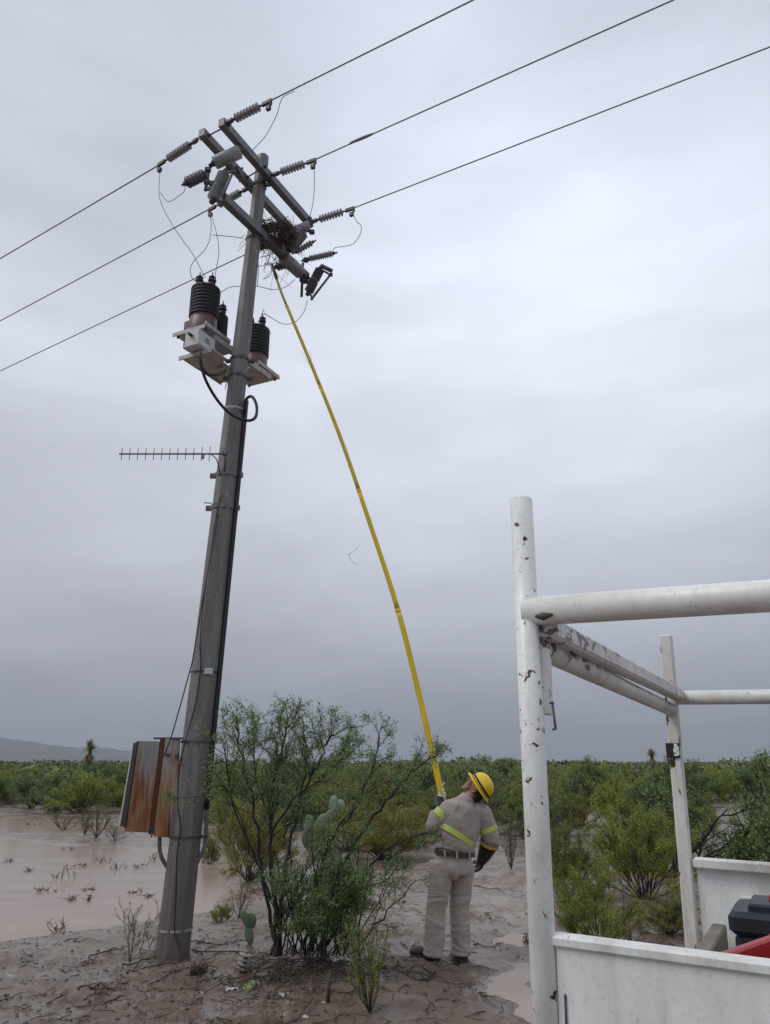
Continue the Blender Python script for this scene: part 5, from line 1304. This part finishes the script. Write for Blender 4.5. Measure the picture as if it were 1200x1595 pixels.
# skull, jaw, nose, ears, brow
def el(mb, c, a, b_, t, U=SDH, V_=UPH, W_=FCH, n=16, r=10): return ellipsoid(mb, c, U, V_, W_, a, b_, t, n, r)
el(bd, HC + UPH * .035 - FCH * .005, .074, .100, .094)
el(bd, HC - UPH * .045 + FCH * .040, .055, .062, .050)       # jaw
el(bd, HC - UPH * .088 + FCH * .062, .028, .024, .024)       # chin
el(bd, HC + FCH * .098 + UPH * .008, .014, .028, .020)       # nose
el(bd, HC + FCH * .112 - UPH * .006, .017, .012, .014)       # nose tip
el(bd, HC + FCH * .082 + UPH * .046, .050, .012, .014)       # brow
el(bd, HC + FCH * .090 - UPH * .040, .026, .007, .012)       # upper lip
el(bd, HC + FCH * .086 - UPH * .053, .023, .007, .012)       # lower lip
for q in (-1, 1):
    el(bd, HC + SDH * q * .042 + FCH * .070 - UPH * .015, .024, .030, .022)      # cheek
    ec = HC + SDH * q * .076 - UPH * .002 - FCH * .012
    bd.tube([ec - UPH * .030 + FCH * .004, ec - UPH * .012 - FCH * .016 + SDH * q * .010, ec + UPH * .016 - FCH * .018 + SDH * q * .012, ec + UPH * .032 - FCH * .002 + SDH * q * .006, ec + UPH * .020 + FCH * .014], [.009, .009, .009, .009, .007], 8, roundcap=True)
# hands
STK_TIP = PY(427, 421, 8.25)
STK_D = (PY(655, 1090, 7.95) - HLd).normalized()
def hand(mb, wrist, palm, gripdir, curl_axis, s_=1.0, grip=True, thumb_side=1):
    """palm block plus five separate bent fingers; gripdir = long axis of the held rod"""
    wv_ = (palm - wrist).normalized(); A_ = gripdir.normalized(); Nn = wv_.cross(A_).normalized()
    mb.tube([wrist, wrist.lerp(palm, .6), palm], [(.026 * s_, .020 * s_), (.040 * s_, .018 * s_), (.042 * s_, .016 * s_)], 10, side=A_, roundcap=True)
    lens = [.070, .080, .075, .058]
    for i in range(4):
        off = A_ * ((i - 1.5) * -.0215 * s_); base = palm + off
        pts = [base]; th_ = .35 if grip else .15; d = wv_
        for sg, f in enumerate((.42, .33, .25)):
            th_ += (1.05 if grip else .28) ; d = (wv_ * math.cos(th_) + Nn * curl_axis * math.sin(th_)).normalized(); pts.append(pts[-1] + d * lens[i] * f * 1.15 * s_)
        mb.tube(pts, [.0105 * s_, .0100 * s_, .0092 * s_, .0078 * s_], 8, roundcap=True)
    tb_ = wrist.lerp(palm, .45) + A_ * thumb_side * .036 * s_
    d1_ = (A_ * thumb_side * .75 + wv_ * .5 + Nn * curl_axis * .5).normalized(); d2_ = (wv_ * .8 + Nn * curl_axis * .7).normalized()
    mb.tube([tb_, tb_ + d1_ * .035 * s_, tb_ + d1_ * .035 * s_ + d2_ * .03 * s_, tb_ + d1_ * .035 * s_ + d2_ * .052 * s_], [.014 * s_, .0125 * s_, .011 * s_, .009 * s_], 8, roundcap=True)
WL = EL.lerp(HLd, .86); WR = ER.lerp(HRd, .80)
hand(bd, WL, HLd, STK_D, 1, .84, True, 1)
hand(bd, WR, HRd, Vector((-.3, .9, .2)), -1, .80, False, 1)
for a_, f_ in ((AL, FL), (AR, FR)):
    bd.tube([a_, Vector((a_.x, a_.y, f_.z + .055)), Vector((a_.x, a_.y, f_.z + .045)) + FACE * .10], [.030, .032, .018], 10, roundcap=True)
man = remesh(bd, 'person', M['skin'], None, .008, 3, .5)
mo = Vector((PV.x, PV.y, min(FL.z, FR.z) - .02))
mv = np.empty(len(man.data.vertices) * 3); man.data.vertices.foreach_get('co', mv); mv = mv.reshape(-1, 3) - np.array(mo)
man.data.vertices.foreach_set('co', mv.astype(np.float32).ravel()); man.data.update(); man.location = mo
tag(man, 'man in khaki workwear and yellow helmet, seen from behind looking up, holding the yellow stick', 'person')
# ---- clothing
def folds(amp, fz=9.0, seed=1):
    def f(V):
        a = fbm(V[:, 0] * 5 + V[:, 2] * 2.2, V[:, 2] * fz + V[:, 0] * 4, 3, seed) - .5
        b_ = 1 - 2 * np.abs(fbm(V[:, 0] * 7 - V[:, 2] * 3 + V[:, 1] * 3, V[:, 2] * fz * .8 + V[:, 1] * 3, 2, seed + 9) - .5) * 2
        return amp * (a * 1.2 + .5 * (b_ - .5))
    return f
tr = MB()
tr.tube([WA + Vector((0, 0, -.015)), PV, PV + Vector((-.002, 0, -.10))], [(.172, .125), (.190, .146), (.180, .138)], 20, side=SIDE, roundcap=False)
for h_, k_, a_, q in ((HL, KL, AL, -1), (HR, KR, AR, 1)):
    ft = a_ + Vector((0, 0, .012))
    tr.tube([h_ + Vector((0, 0, .06)), h_, h_.lerp(k_, .5), k_, k_.lerp(a_, .4), k_.lerp(a_, .8), ft], [(.104, .116), (.112, .124), (.098, .106), (.082, .088), (.083, .090), (.080, .088), (.085, .096)], 16, side=SIDE)
for q in (-1, 1): ellipsoid(tr, PV - FACE * .075 + SIDE * q * .075 + Vector((0, 0, -.045)), SIDE, Vector((0, 0, 1)), FACE, .085, .10, .07)
def pant_folds(V):
    x, y, z = V[:, 0], V[:, 1], V[:, 2]
    lo = 1 / (1 + np.exp((z - .62) / .07))
    rid = lambda u, v, s_: (1 - np.abs(fbm(u, v, 2, s_) - .5) * 4)
    stack = rid(x * 5 + z * 3, z * 15 + x * 7 * np.sin(z * 9), 5); drape = rid(x * 11 + z * 4.5, z * 2.6 + y * 3, 15); fine = rid(x * 9 + z * 8, z * 20 - x * 12, 25)
    return lo * (.011 * stack + .004 * fine) + (1 - lo) * (.006 * drape + .002 * fine) + .008 * (fbm(x * 4, z * 5, 2, 33) - .5)
remesh(tr, 'trousers', M['trouser'], man, .0085, 5, .5, pant_folds)
sh = MB()
TW = WA + Vector((0, 0, -.02))
sh.tube([TW, WA.lerp(CH, .3), WA.lerp(CH, .7), CH, UC, UC + Vector((.012, .0, .035))], [(.196, .155), (.204, .160), (.220, .163), (.232, .160), (.208, .130), (.114, .088)], 24, side=SIDE + Vector((0, 0, -.18)))
sh.tube([UC + Vector((.0, 0, .02)), NK - Vector((-.002, 0, -.004))], [.085, .074], 16)
sh.tube([SL.lerp(UC, .4), SL, SL.lerp(EL, .5), EL], [.085, .088, .082, .074], 14, roundcap=True)
sh.tube([EL, EL.lerp(HLd, .25), EL.lerp(HLd, .48)], [.074, .068, .060], 14, roundcap=False)
sh.tube([SR.lerp(UC, .4), SR, SR.lerp(ER, .5), ER], [.090, .092, .080, .070], 14, roundcap=True)
sh.tube([ER, ER.lerp(HRd, .30)], [.070, .062], 14)
def shirt_folds(V):
    x, y, z = V[:, 0], V[:, 1], V[:, 2]
    rid = lambda u, v, s_: (1 - np.abs(fbm(u, v, 2, s_) - .5) * 4)
    a = rid(x * 6 + z * 6, z * 9 - x * 7, 41); b_ = rid(x * 14 + y * 5, z * 3.5 + x * 3, 51); lowb = 1 / (1 + np.exp((z - 1.14) / .04))
    return .006 * a + .006 * b_ + lowb * .008 * rid(x * 3, z * 17 + x * 5, 61)
remesh(sh, 'shirt', M['shirt'], man, .0085, 5, .5, shirt_folds)
# belt and loops
def ring(c, a, b_, w_, th_, mat, name, side=SIDE, nrm=Vector((0, 0, 1)), parent=None, n=44, arc=None, tube_=False):
    U = Vector(side); U = (U - nrm * U.dot(nrm)).normalized(); V2 = nrm.cross(U); vs = []; fs = []
    ks = list(range(n + 1)) if arc else list(range(n))
    for k in ks:
        t = (arc[0] + (arc[1] - arc[0]) * k / n) if arc else 6.28318 * k / n
        for (e, hh) in ((0, -w_ / 2), (th_, -w_ / 2), (th_, w_ / 2), (0, w_ / 2)):
            vs.append(c + U * ((a + e) * math.cos(t)) + V2 * ((b_ + e) * math.sin(t)) + nrm * hh)
    m_ = len(ks)
    for k in range(m_ - (1 if arc else 0)):
        j = (k + 1) % m_
        for i in range(4): fs.append((k * 4 + i, j * 4 + i, j * 4 + (i + 1) % 4, k * 4 + (i + 1) % 4))
    if arc: fs += [(0, 1, 2, 3), ((m_ - 1) * 4 + 3, (m_ - 1) * 4 + 2, (m_ - 1) * 4 + 1, (m_ - 1) * 4)]
    return MB().add(vs, fs, False).build(name, mat, parent or man)
BC = WA + Vector((-.002, 0, -.045))
bn_ = (Vector((.10, 0, 1))).normalized()
blt = ring(BC, .196, .152, .038, .012, M['leather'], 'belt', nrm=bn_)
U_ = (SIDE - bn_ * SIDE.dot(bn_)).normalized(); V_ = bn_.cross(U_)
mbl = MB()
for t in (3.6, 4.2, 4.9, 5.6):
    mbl = MB(); p = BC + U_ * (.210 * math.cos(t)) + V_ * (.166 * math.sin(t)); mbl.box(p, (.014, .010, .060), V_.cross(bn_)); mbl.build('belt_loop', M['trouser'], man)
# hi-vis bands: across the back from the left armpit down to the right waist, and one on each sleeve
def wrap(limb_pts, r, w_, mat, name):
    a_, b_ = Vector(limb_pts[0]), Vector(limb_pts[1]); n_ = (b_ - a_).normalized(); return ring((a_ + b_) / 2, r, r, w_, .005, mat, name, nrm=n_, side=Vector((.3, .9, .1)))
wrap([SL.lerp(EL, .22), SL.lerp(EL, .62)], .092, .062, M['hivis'], 'sleeve_band')
wrap([SR.lerp(ER, .45), SR.lerp(ER, .75)], .086, .045, M['hivis'], 'sleeve_band')
bc_ = WA.lerp(CH, .38); nb = (Vector((.56, 0, .83)) + FACE * .12).normalized()
ring(bc_ + Vector((0, 0, .015)), .222, .172, .050, .005, M['hivis'], 'chest_band', nrm=nb)
# helmet: ribbed dome, full brim, dark strap and lamp band, chin strap
e_ = HC + UPH * .050
UPB = (UPH + FCH * .10).normalized(); FCB = (FCH - UPB * FCH.dot(UPB)).normalized(); SDB = FCB.cross(UPB)
vs = []; fs = []; n = 28; rows_ = 9
for i in range(rows_):
    ph = (math.pi / 2) * i / (rows_ - 1) * .985
    for k in range(n):
        t = 6.28318 * k / n; rr_ = math.cos(ph) ** .85; ridge = 1 + .03 * math.exp(-((math.cos(t)) / .16) ** 2) * (1 if ph > .3 else 0)
        vs.append(e_ + FCB * (.128 * rr_ * math.sin(t) * ridge) + SDB * (.106 * rr_ * math.cos(t)) + UPB * (.118 * math.sin(ph) * ridge + .012))
for i in range(rows_ - 1):
    for k in range(n): fs.append((i * n + k, i * n + (k + 1) % n, (i + 1) * n + (k + 1) % n, (i + 1) * n + k))
fs.append(tuple((rows_ - 1) * n + k for k in range(n)))
hel = MB().add(vs, fs, True).build('helmet', M['helmet'], man)
vs = []; fs = []
for k in range(n):
    t = 6.28318 * k / n; fx = math.sin(t)
    for (ra, rb, hz) in ((.126, .104, .010), (.158 + .012 * max(0, fx), .132, -.010), (.156 + .012 * max(0, fx), .130, -.018), (.122, .100, .000)):
        vs.append(e_ + FCB * (ra * math.sin(t)) + SDB * (rb * math.cos(t)) + UPB * hz)
for k in range(n):
    j = (k + 1) % n
    for i in range(4): fs.append((k * 4 + i, j * 4 + i, j * 4 + (i + 1) % 4, k * 4 + (i + 1) % 4))
MB().add(vs, fs, True).build('brim', M['helmet'], hel)
ring(e_ + UPB * .028, .128, .107, .018, .004, M['navy_cloth'], 'lamp_strap', side=FCB, nrm=UPB, parent=hel)
MB().box(e_ + UPB * .045 + FCB * .126, (.05, .03, .035), SDB, UPB, bev=.008).build('head_lamp', simple('lamp_housing', (.18, .05, .02), .5), hel)
# dark hood / hair under the brim and chin strap
hr = MB(); el(hr, HC + UPH * .030 - FCH * .035, .079, .088, .072); el(hr, HC - FCH * .072 - UPH * .025, .066, .075, .045)
remesh(hr, 'hair', M['hair'], man, .010, 2, .5)
MB().tube(bez([e_ - SDB * .112 + FCB * .02, HC - SDH * .076 - UPH * .03 + FCH * .03, HC - UPH * .110 + FCH * .050, HC + SDH * .076 - UPH * .03 + FCH * .03, e_ + SDB * .112 + FCB * .02], 6), .0035, 5).build('chin_strap', M['navy_cloth'], man)
# gloves
gl = MB(); hand(gl, WL, HLd, STK_D, 1, 1.12, True, 1); gl.tube([WL.lerp(EL, .12), WL, WL.lerp(HLd, .5)], [.046, .040, .036], 12)
remesh(gl, 'leather_glove', M['glove_w'], man, .0065, 2, .4)
MB().tube([EL.lerp(HLd, .42), EL.lerp(HLd, .62), WL.lerp(HLd, .05)], [.066, .056, .047], 16).build('rubber_cuff', M['glove_b'], man)
gc0 = ER.lerp(HRd, .18)
gb = MB(); hand(gb, WR, HRd, Vector((-.3, .9, .2)), -1, 1.25, False, 1)
gb.tube([gc0 + (ER - HRd).normalized() * .0, ER.lerp(HRd, .45), WR, WR.lerp(HRd, .5)], [(.094, .075), (.080, .066), (.056, .046), (.045, .03)], 16, side=Vector((1, 0, .35)))
gv = remesh(gb, 'rubber_glove', M['glove_b'], man, .0075, 2, .4)
nrm_ = (HRd - ER).normalized()
ring(gc0, .096, .078, .022, .006, M['glove_y'], 'glove_cuff', side=Vector((1, 0, .35)), nrm=nrm_, parent=gv)
# boots
FACE0 = FACE
for a_, f_, FACE in ((AL, FL, Vector((-.97, .22, 0)).normalized()), (AR, FR, Vector((-.25, .96, 0)).normalized())):
    bt = MB(); hz = f_.z
    bt.tube([a_ + Vector((0, 0, .04)), a_, Vector((a_.x, a_.y, hz + .06))], [.055, .056, .058], 14)
    bt.tube([Vector((a_.x, a_.y, hz + .045)) - FACE * .05, Vector((a_.x, a_.y, hz + .045)) + FACE * .06, Vector((a_.x, a_.y, hz + .035)) + FACE * .18], [(.045, .045), (.052, .045), (.046, .032)], 14, side=Vector((FACE.y, -FACE.x, 0)), roundcap=True)
    bo = remesh(bt, 'boot', M['boot'], man, .010, 2, .5)
    s0_ = Vector((a_.x, a_.y, hz + .004)) + FACE * .055; MB().box(s0_, (.27, .10, .028), FACE, bev=.012).build('sole', M['boot'], bo)

FACE = FACE0
# ---- the telescopic hot stick
stk_px = [(427, 421, 8.25), (441, 462, 8.23), (480, 555, 8.2), (530, 680, 8.15), (578, 820, 8.1), (620, 950, 8.05), (655, 1090, 8.0)]
SP = bez([PY(*p) for p in stk_px] + [HLd + STK_D * .18 + Vector((0, 0, 0)), HLd - STK_D * .16], 10)
def stickmat():
    m, nt, b = newmat('yellow_fibreglass'); tcn = N(nt, 'ShaderNodeTexCoord'); sx = N(nt, 'ShaderNodeSeparateXYZ'); L(nt, tcn.outputs['Object'], sx.inputs[0])
    n = noise(nt, 14, 4, .6, coords(nt, (1, 1, .3))); c1 = cramp(nt, n.outputs[0], [(.3, (.66, .44, .010)), (.7, (.82, .58, .02))]); L(nt, c1, b.inputs['Base Color']); b.inputs['Roughness'].default_value = .35; return m
M['stick'] = stickmat(); M['stick_lime'] = simple('lime_fibreglass', (.42, .47, .10), .4, 0, .12, 12, .05)
stick = empty('hot_stick', SP[-1], 'very long bowed yellow telescopic pole held by the man up to the wires', 'hot stick')
npt = len(SP); cuts = [0, 12, 24, 36, 50, npt - 1]; rads = [.0150, .0190, .0215, .0245, .0285]
for i in range(5):
    seg = SP[cuts[i]:cuts[i + 1] + 1]
    MB().tube(seg, [rads[i] * (1 + .10 * k / len(seg)) for k in range(len(seg))], 14).build('tube_section', M['stick_lime'] if i == 0 else M['stick'], stick)
    if i:
        p_ = SP[cuts[i]]; d = (SP[cuts[i] + 1] - p_).normalized(); MB().lathe(p_ - d * .012, d, [(0, rads[i] * .95), (.005, rads[i] * 1.08), (.035, rads[i] * 1.08), (.045, rads[i])], 14).build('locking_collar', M['stick'], stick)
MB().tube([SP[0] + (SP[0] - SP[1]).normalized() * .09, SP[0] - (SP[0] - SP[1]).normalized() * .14], [.018, .022], 10).build('tip_fitting', M['dark_steel'], stick)
tp_ = SP[0] + (SP[0] - SP[1]).normalized() * .09
MB().tube(bez([tp_, tp_ + Vector((-.03, 0, .03)), tp_ + Vector((-.07, 0, .01)), tp_ + Vector((-.10, 0, .015))], 5), .006, 5).build('hook', M['dark_steel'], stick)
# ================================================================== DEBRIS ON THE MUD
rg = random.Random(99)
def gz(x, y): return max(gh(x, y), -.004)
def twig_on_ground(mb, x, y, ln, r, a=None, kink=.25, forks=1):
    a = rg.uniform(0, 6.28) if a is None else a; n = 5; P = []
    for i in range(n + 1):
        P.append(Vector((x, y, gz(x, y) + r * .6 + rg.uniform(0, .01)))); a += rg.gauss(0, kink); x += math.cos(a) * ln / n; y += math.sin(a) * ln / n
    mb.tube(P, [r * (1 - .6 * i / n) for i in range(n + 1)], 4 if r < .006 else 6)
    for f in range(forks):
        i = rg.randrange(1, n); q = P[i]; b_ = a + rg.choice((-1, 1)) * rg.uniform(.5, 1.2); e = q + Vector((math.cos(b_), math.sin(b_), rg.uniform(0, .25))) * ln * rg.uniform(.2, .45)
        mb.tube([q, q.lerp(e, .5) + Vector((0, 0, .006)), e], [r * .7, r * .5, r * .25], 4)
# fine litter nobody could count
mb = MB()
def inlit(x, y):
    w_ = .05
    for (cx, cy, s_, k) in ((POLE_B.x + .1, POLE_B.y - .35, .7, 1), (TB.x, TB.y - .35, 1.2, 1), (-.2, 6.6, 1.0, .8), (MAN.x, MAN.y - .2, .6, .8), (.6, 9.6, 1.4, .4), (-1.7, 6.6, 1.2, .5)):
        w_ += k * math.exp(-((x - cx) ** 2 + (y - cy) ** 2) / (s_ * s_))
    return min(1, w_)
MAN = Vector(((FL.x + FR.x) / 2, FL.y, 0))
k = 0
while k < 760:
    Y = rg.uniform(5.3, 15); X = rg.uniform(-.6, .45) * Y
    if rg.random() > inlit(X, Y) or gh(X, Y) < .002: continue
    twig_on_ground(mb, X, Y, .04 + .26 * rg.random() ** 2.2, rg.uniform(.0018, .0050), kink=.28, forks=rg.choice((0, 1, 1))); k += 1
for k in range(420):
    X, Y = TB.x + rg.gauss(.05, .38), TB.y + rg.gauss(-.12, .20); a = rg.uniform(0, 6.28); ln = rg.uniform(.04, .2); z = gh(X, Y)
    mb.tube([(X, Y, z + rg.uniform(.0, .05)), (X + math.cos(a) * ln * .5, Y + math.sin(a) * ln * .5, z + rg.uniform(.01, .06)), (X + math.cos(a) * ln, Y + math.sin(a) * ln, z + rg.uniform(.0, .03))], [.002, .004, .002], 3)
tag(mb.build('twig_litter', M['twig']), 'fine dark twigs and washed-up plant litter strewn over the mud', 'twig litter', kind='stuff')
# mud clods
mb = MB(); k = 0
phi = (1 + 5 ** .5) / 2
IV = [Vector(v).normalized() for v in ((-1, phi, 0), (1, phi, 0), (-1, -phi, 0), (1, -phi, 0), (0, -1, phi), (0, 1, phi), (0, -1, -phi), (0, 1, -phi), (phi, 0, -1), (phi, 0, 1), (-phi, 0, -1), (-phi, 0, 1))]
IF = [(0, 11, 5), (0, 5, 1), (0, 1, 7), (0, 7, 10), (0, 10, 11), (1, 5, 9), (5, 11, 4), (11, 10, 2), (10, 7, 6), (7, 1, 8), (3, 9, 4), (3, 4, 2), (3, 2, 6), (3, 6, 8), (3, 8, 9), (4, 9, 5), (2, 4, 11), (6, 2, 10), (8, 6, 7), (9, 8, 1)]
while k < 2200:
    Y = rg.uniform(5.2, 12); X = rg.uniform(-.58, .42) * Y
    d_ = fbm(np.array([X * 1.1]), np.array([Y * 1.6]), 3, 88)[0]
    if rg.random() > max(0, (d_ - .46) * 9) or gh(X, Y) < .012: continue
    s_ = rg.uniform(.005, .018) * (1.6 if rg.random() < .08 else 1); z = gh(X, Y)
    mb.add([Vector((X, Y, z)) + Vector((v.x * s_ * rg.uniform(.7, 1.5), v.y * s_ * rg.uniform(.7, 1.5), v.z * s_ * .6)) for v in IV], IF); k += 1
tag(mb.build('mud_clods', M['mud']), 'small crumbs and lumps of dark mud', 'mud', kind='stuff')

def branch(px, py, px2, py2, r, label, forks=3):
    a, b_ = G(px, py), G(px2, py2); d = b_ - a; mbx = MB(); P = []; n = 8
    for i in range(n + 1):
        q = a.lerp(b_, i / n) + Vector((rg.gauss(0, .018), rg.gauss(0, .03), 0)); P.append(Vector((q.x, q.y, gz(q.x, q.y) + r + rg.uniform(0, .012))))
    mbx.tube(bez(P, 3), [r * (1 - .65 * i / (n * 3)) for i in range(n * 3 + 1)], 6)
    for f in range(forks):
        q = P[rg.randrange(1, n)]; an = math.atan2(d.y, d.x) + rg.choice((-1, 1)) * rg.uniform(.4, 1.3); e = q + Vector((math.cos(an), math.sin(an), rg.uniform(0, .3))) * d.length * rg.uniform(.12, .35)
        mbx.tube([q, q.lerp(e, .5) + Vector((0, 0, .01)), e], [r * .6, r * .45, r * .2], 5)
    return tag(mbx.build('fallen_branch', M['twig']), label, 'branch', 'fallen branches on the mud')
BR = [(190, 1512, 268, 1502, .008, 'thick stick lying just below the left side of the pole foot'), (195, 1528, 290, 1512, .007, 'long forked stick across the mud in front of the pole foot'), (238, 1548, 285, 1520, .006, 'forked twig pointing down-left below the pole foot'),
      (135, 1502, 200, 1488, .008, 'dark stick left of the leafy weed by the pole'), (100, 1473, 155, 1477, .005, 'thin twig at the near shore of the pond'), (285, 1480, 352, 1498, .006, 'thin curved stick right of the pole foot'),
      (300, 1495, 480, 1545, .0065, 'longest curved stick running right from the pole foot under the tree'), (455, 1512, 515, 1524, .007, 'stick under the right half of the feathery tree'), (440, 1540, 520, 1548, .006, 'dark stick in the muddy foreground below the tree'),
      (620, 1545, 648, 1520, .007, 'curved stick right of the upright front shrub'), (115, 1558, 185, 1552, .009, 'curved dark stick in the left foreground'), (165, 1575, 190, 1560, .007, 'short leaning stick in the left foreground'),
      (740, 1552, 765, 1575, .007, 'hooked twig on the wet mud below the man'), (590, 1376, 640, 1372, .006, 'thin stick on the sand left of the man at knee height'), (740, 1385, 785, 1392, .006, 'thin stick on the sand right of the man at knee height'),
      (736, 1478, 775, 1488, .007, 'dark twigs just right of the boots of the man'), (655, 1540, 690, 1510, .008, 'dark forked twig in front of the boots of the man')]
for x0, y0_, x1, y1, r_, lb in BR: branch(x0, y0_, x1, y1, r_, lb)

# sprigs and debris sticking out of the pond and silt
def sprig(px, py, hpx, wpx, label, seed):
    p = PZ(px, py, .0); p.z = gz(p.x, p.y) - .005; H_ = hpx * .8 / FPX * p.y; Wm = wpx * .8 / FPX * p.y; r2 = random.Random(seed); mbx = MB()
    for i in range(7):
        a = r2.uniform(0, 6.28); b0 = p + Vector((r2.uniform(-.5, .5) * Wm, r2.uniform(-.1, .1), 0)); q = b0 + Vector((math.cos(a) * Wm * .3, math.sin(a) * .06, H_ * r2.uniform(.2, 1)))
        mbx.tube(bez([b0, b0.lerp(q, .5) + Vector((r2.gauss(0, .02), 0, r2.uniform(0, .02))), q], 3), [.005] * 2 + [.004] * 3 + [.003] * 2, 4)
        for f in range(2): e = q.lerp(b0, r2.uniform(.2, .8)); mbx.tube([e, e + Vector((r2.gauss(0, .05), r2.gauss(0, .03), r2.uniform(.01, .06)))], [.004, .002], 4)
    return tag(mbx.build('stranded_sprig', M['twig']), label, 'sprig', 'dead sprigs stranded in the flood')
SPG = [(100, 1368, 26, 30, 'tallest dead sprig standing in the middle of the pond'), (75, 1388, 8, 36, 'low dark driftwood lying in the pond'), (105, 1324, 8, 26, 'flat dark driftwood at the far edge of the pond'), (160, 1344, 14, 30, 'forked dead sprig at the far edge of the pond'),
       (185, 1354, 14, 22, 'small dark sprig in the pond left of the pole'), (218, 1352, 14, 26, 'pale sprig in the pond nearest the pole on its left'), (238, 1340, 18, 12, 'upright pale sprig directly left of the pole'), (140, 1386, 5, 16, 'tiny twig afloat in the middle of the pond'),
       (212, 1390, 5, 18, 'tiny flat twig in the pond nearer the pole'), (232, 1398, 6, 14, 'tiny crossed twig in the pond beside the pole'), (110, 1402, 10, 12, 'small forked twig in the nearer pond'), (140, 1402, 9, 12, 'second small forked twig in the nearer pond, to the right'),
       (92, 1450, 26, 14, 'upright thin twig at the near shore of the pond'), (15, 1342, 5, 8, 'small dark bit in the pond at the far left'), (45, 1357, 7, 7, 'lone upright bit in the pond at the left'), (55, 1285, 6, 30, 'dark driftwood stick on the silt beyond the pond'), (125, 1350, 7, 22, 'low driftwood piece between the two forked sprigs'),
       (820, 1468, 16, 16, 'small dark tuft on the wet mud beside the near post')]
for i, (x, y, h_, w_, lb) in enumerate(SPG): sprig(x, y, h_, w_, lb, i + 5)

# cast-off insulator, scraps, stake
p = gpt(380, 1502); ci = empty('broken_insulator', p, 'pale ribbed insulator stack half sunk in mud left of the tree', 'insulator')
ax = Vector((.12, .05, 1)).normalized(); MB().lathe(p - ax * .02, ax, [(0, .012), (.17, .012)], 8).build('core', M['dark_steel'], ci)
for k in range(4): MB().lathe(p + ax * (.022 + .034 * k), ax + Vector((.1, 0, 0)), [(0, .02), (.004, .062), (.010, .062), (.014, .02)], 18).build('shed', simple('dirty_white', (.27, .26, .25), .5) if k == 0 else bpy.data.materials['dirty_white'], ci)
def scrap(px, py, s_, col, label, seed, name='plastic_scrap'):
    p = gpt(px, py); r2 = random.Random(seed); vs = []; fs = []; n = 5
    for i in range(n):
        for j in range(n): vs.append(p + Vector(((i / (n - 1) - .5) * s_ * r2.uniform(.8, 1.2), (j / (n - 1) - .5) * s_ * .8 * r2.uniform(.8, 1.2), .012 + abs(r2.gauss(0, s_ * .13)))))
    b0 = len(vs); vs += [v - Vector((0, 0, .003)) for v in vs]
    for i in range(n - 1):
        for j in range(n - 1): q_ = (i * n + j, (i + 1) * n + j, (i + 1) * n + j + 1, i * n + j + 1); fs += [q_, tuple(b0 + t for t in q_[::-1])]
    key = 'scrap_%d' % int(col[0] * 100); mt = bpy.data.materials.get(key) or simple(key, col, .6, 0, .35, 25, .1)
    return tag(MB().add(vs, fs, False).build(name, mt), label, 'litter')
scrap(363, 1538, .10, (.45, .43, .41), 'crumpled white scrap on the mud in front of the tree, left one', 1)
scrap(434, 1543, .085, (.46, .44, .42), 'crumpled white scrap on the mud, right one of the two larger', 2)
scrap(447, 1539, .04, (.46, .44, .42), 'tiny white chip beside the right crumpled scrap', 3)
scrap(312, 1547, .05, (.46, .44, .42), 'small white chip left of the crumpled scraps', 4)
scrap(477, 1575, .05, (.46, .44, .42), 'small white chip lowest in the foreground', 5)
scrap(505, 1556, .035, (.46, .44, .42), 'tiny white chip at the foot of the short stake', 6)
p = gpt(389, 1524); cpad = MB(); ellipsoid(cpad, p + Vector((0, 0, .03)), Vector((1, 0, .2)).normalized(), Vector((0, 1, .3)).normalized(), Vector((-.2, -.3, 1)).normalized(), .055, .07, .016)
tag(cpad.build('fallen_cactus_pad', simple('lime_pad', (.16, .20, .08), .5)), 'yellow-green cactus pad lying on the mud above the white scraps', 'cactus pad')
p = gpt(511, 1556); tag(MB().tube([p, p + Vector((.005, 0, .10)), p + Vector((.015, .01, .21))], [.016, .014, .010], 7).build('wooden_stake', M['twig']), 'short dark stub standing in the mud left of the upright shrub', 'stake')
p = gpt(308, 1520); mbx = MB()
for k in range(70):
    a = rg.uniform(0, 6.28); mbx.tube([p + Vector((rg.gauss(0, .04), rg.gauss(0, .03), .0)), p + Vector((math.cos(a) * .08, math.sin(a) * .06, rg.uniform(.02, .12)))], [.004, .002], 3)
tag(mbx.build('root_tuft', M['twig']), 'small brown tangled tuft on the mud right of the pole foot', 'tuft')
# faint twigs caught falling from the nest, in mid air
mbx = MB()
for (x0, y0_, x1, y1, x2, y2) in ((541, 864, 550, 860, 560, 850), (544, 862, 546, 871, 554, 879)):
    mbx.tube(bez([PY(x0, y0_, 8.0), PY(x1, y1, 8.02), PY(x2, y2, 8.0)], 4), .0022, 4)
tag(mbx.build('falling_twig', M['twig']), 'thin forked twig falling through the air left of the yellow stick', 'twig')
mbx = MB()
for (x0, y0_, x1, y1, x2, y2) in ((484, 548, 487, 575, 494, 600), (470, 548, 478, 562, 483, 572)):
    mbx.tube(bez([PY(x0, y0_, 8.1), PY(x1, y1, 8.1), PY(x2, y2, 8.1)], 4), .0016, 4)
tag(mbx.build('falling_twig', M['twig']), 'faint twig falling beside the upper part of the yellow stick', 'twig')
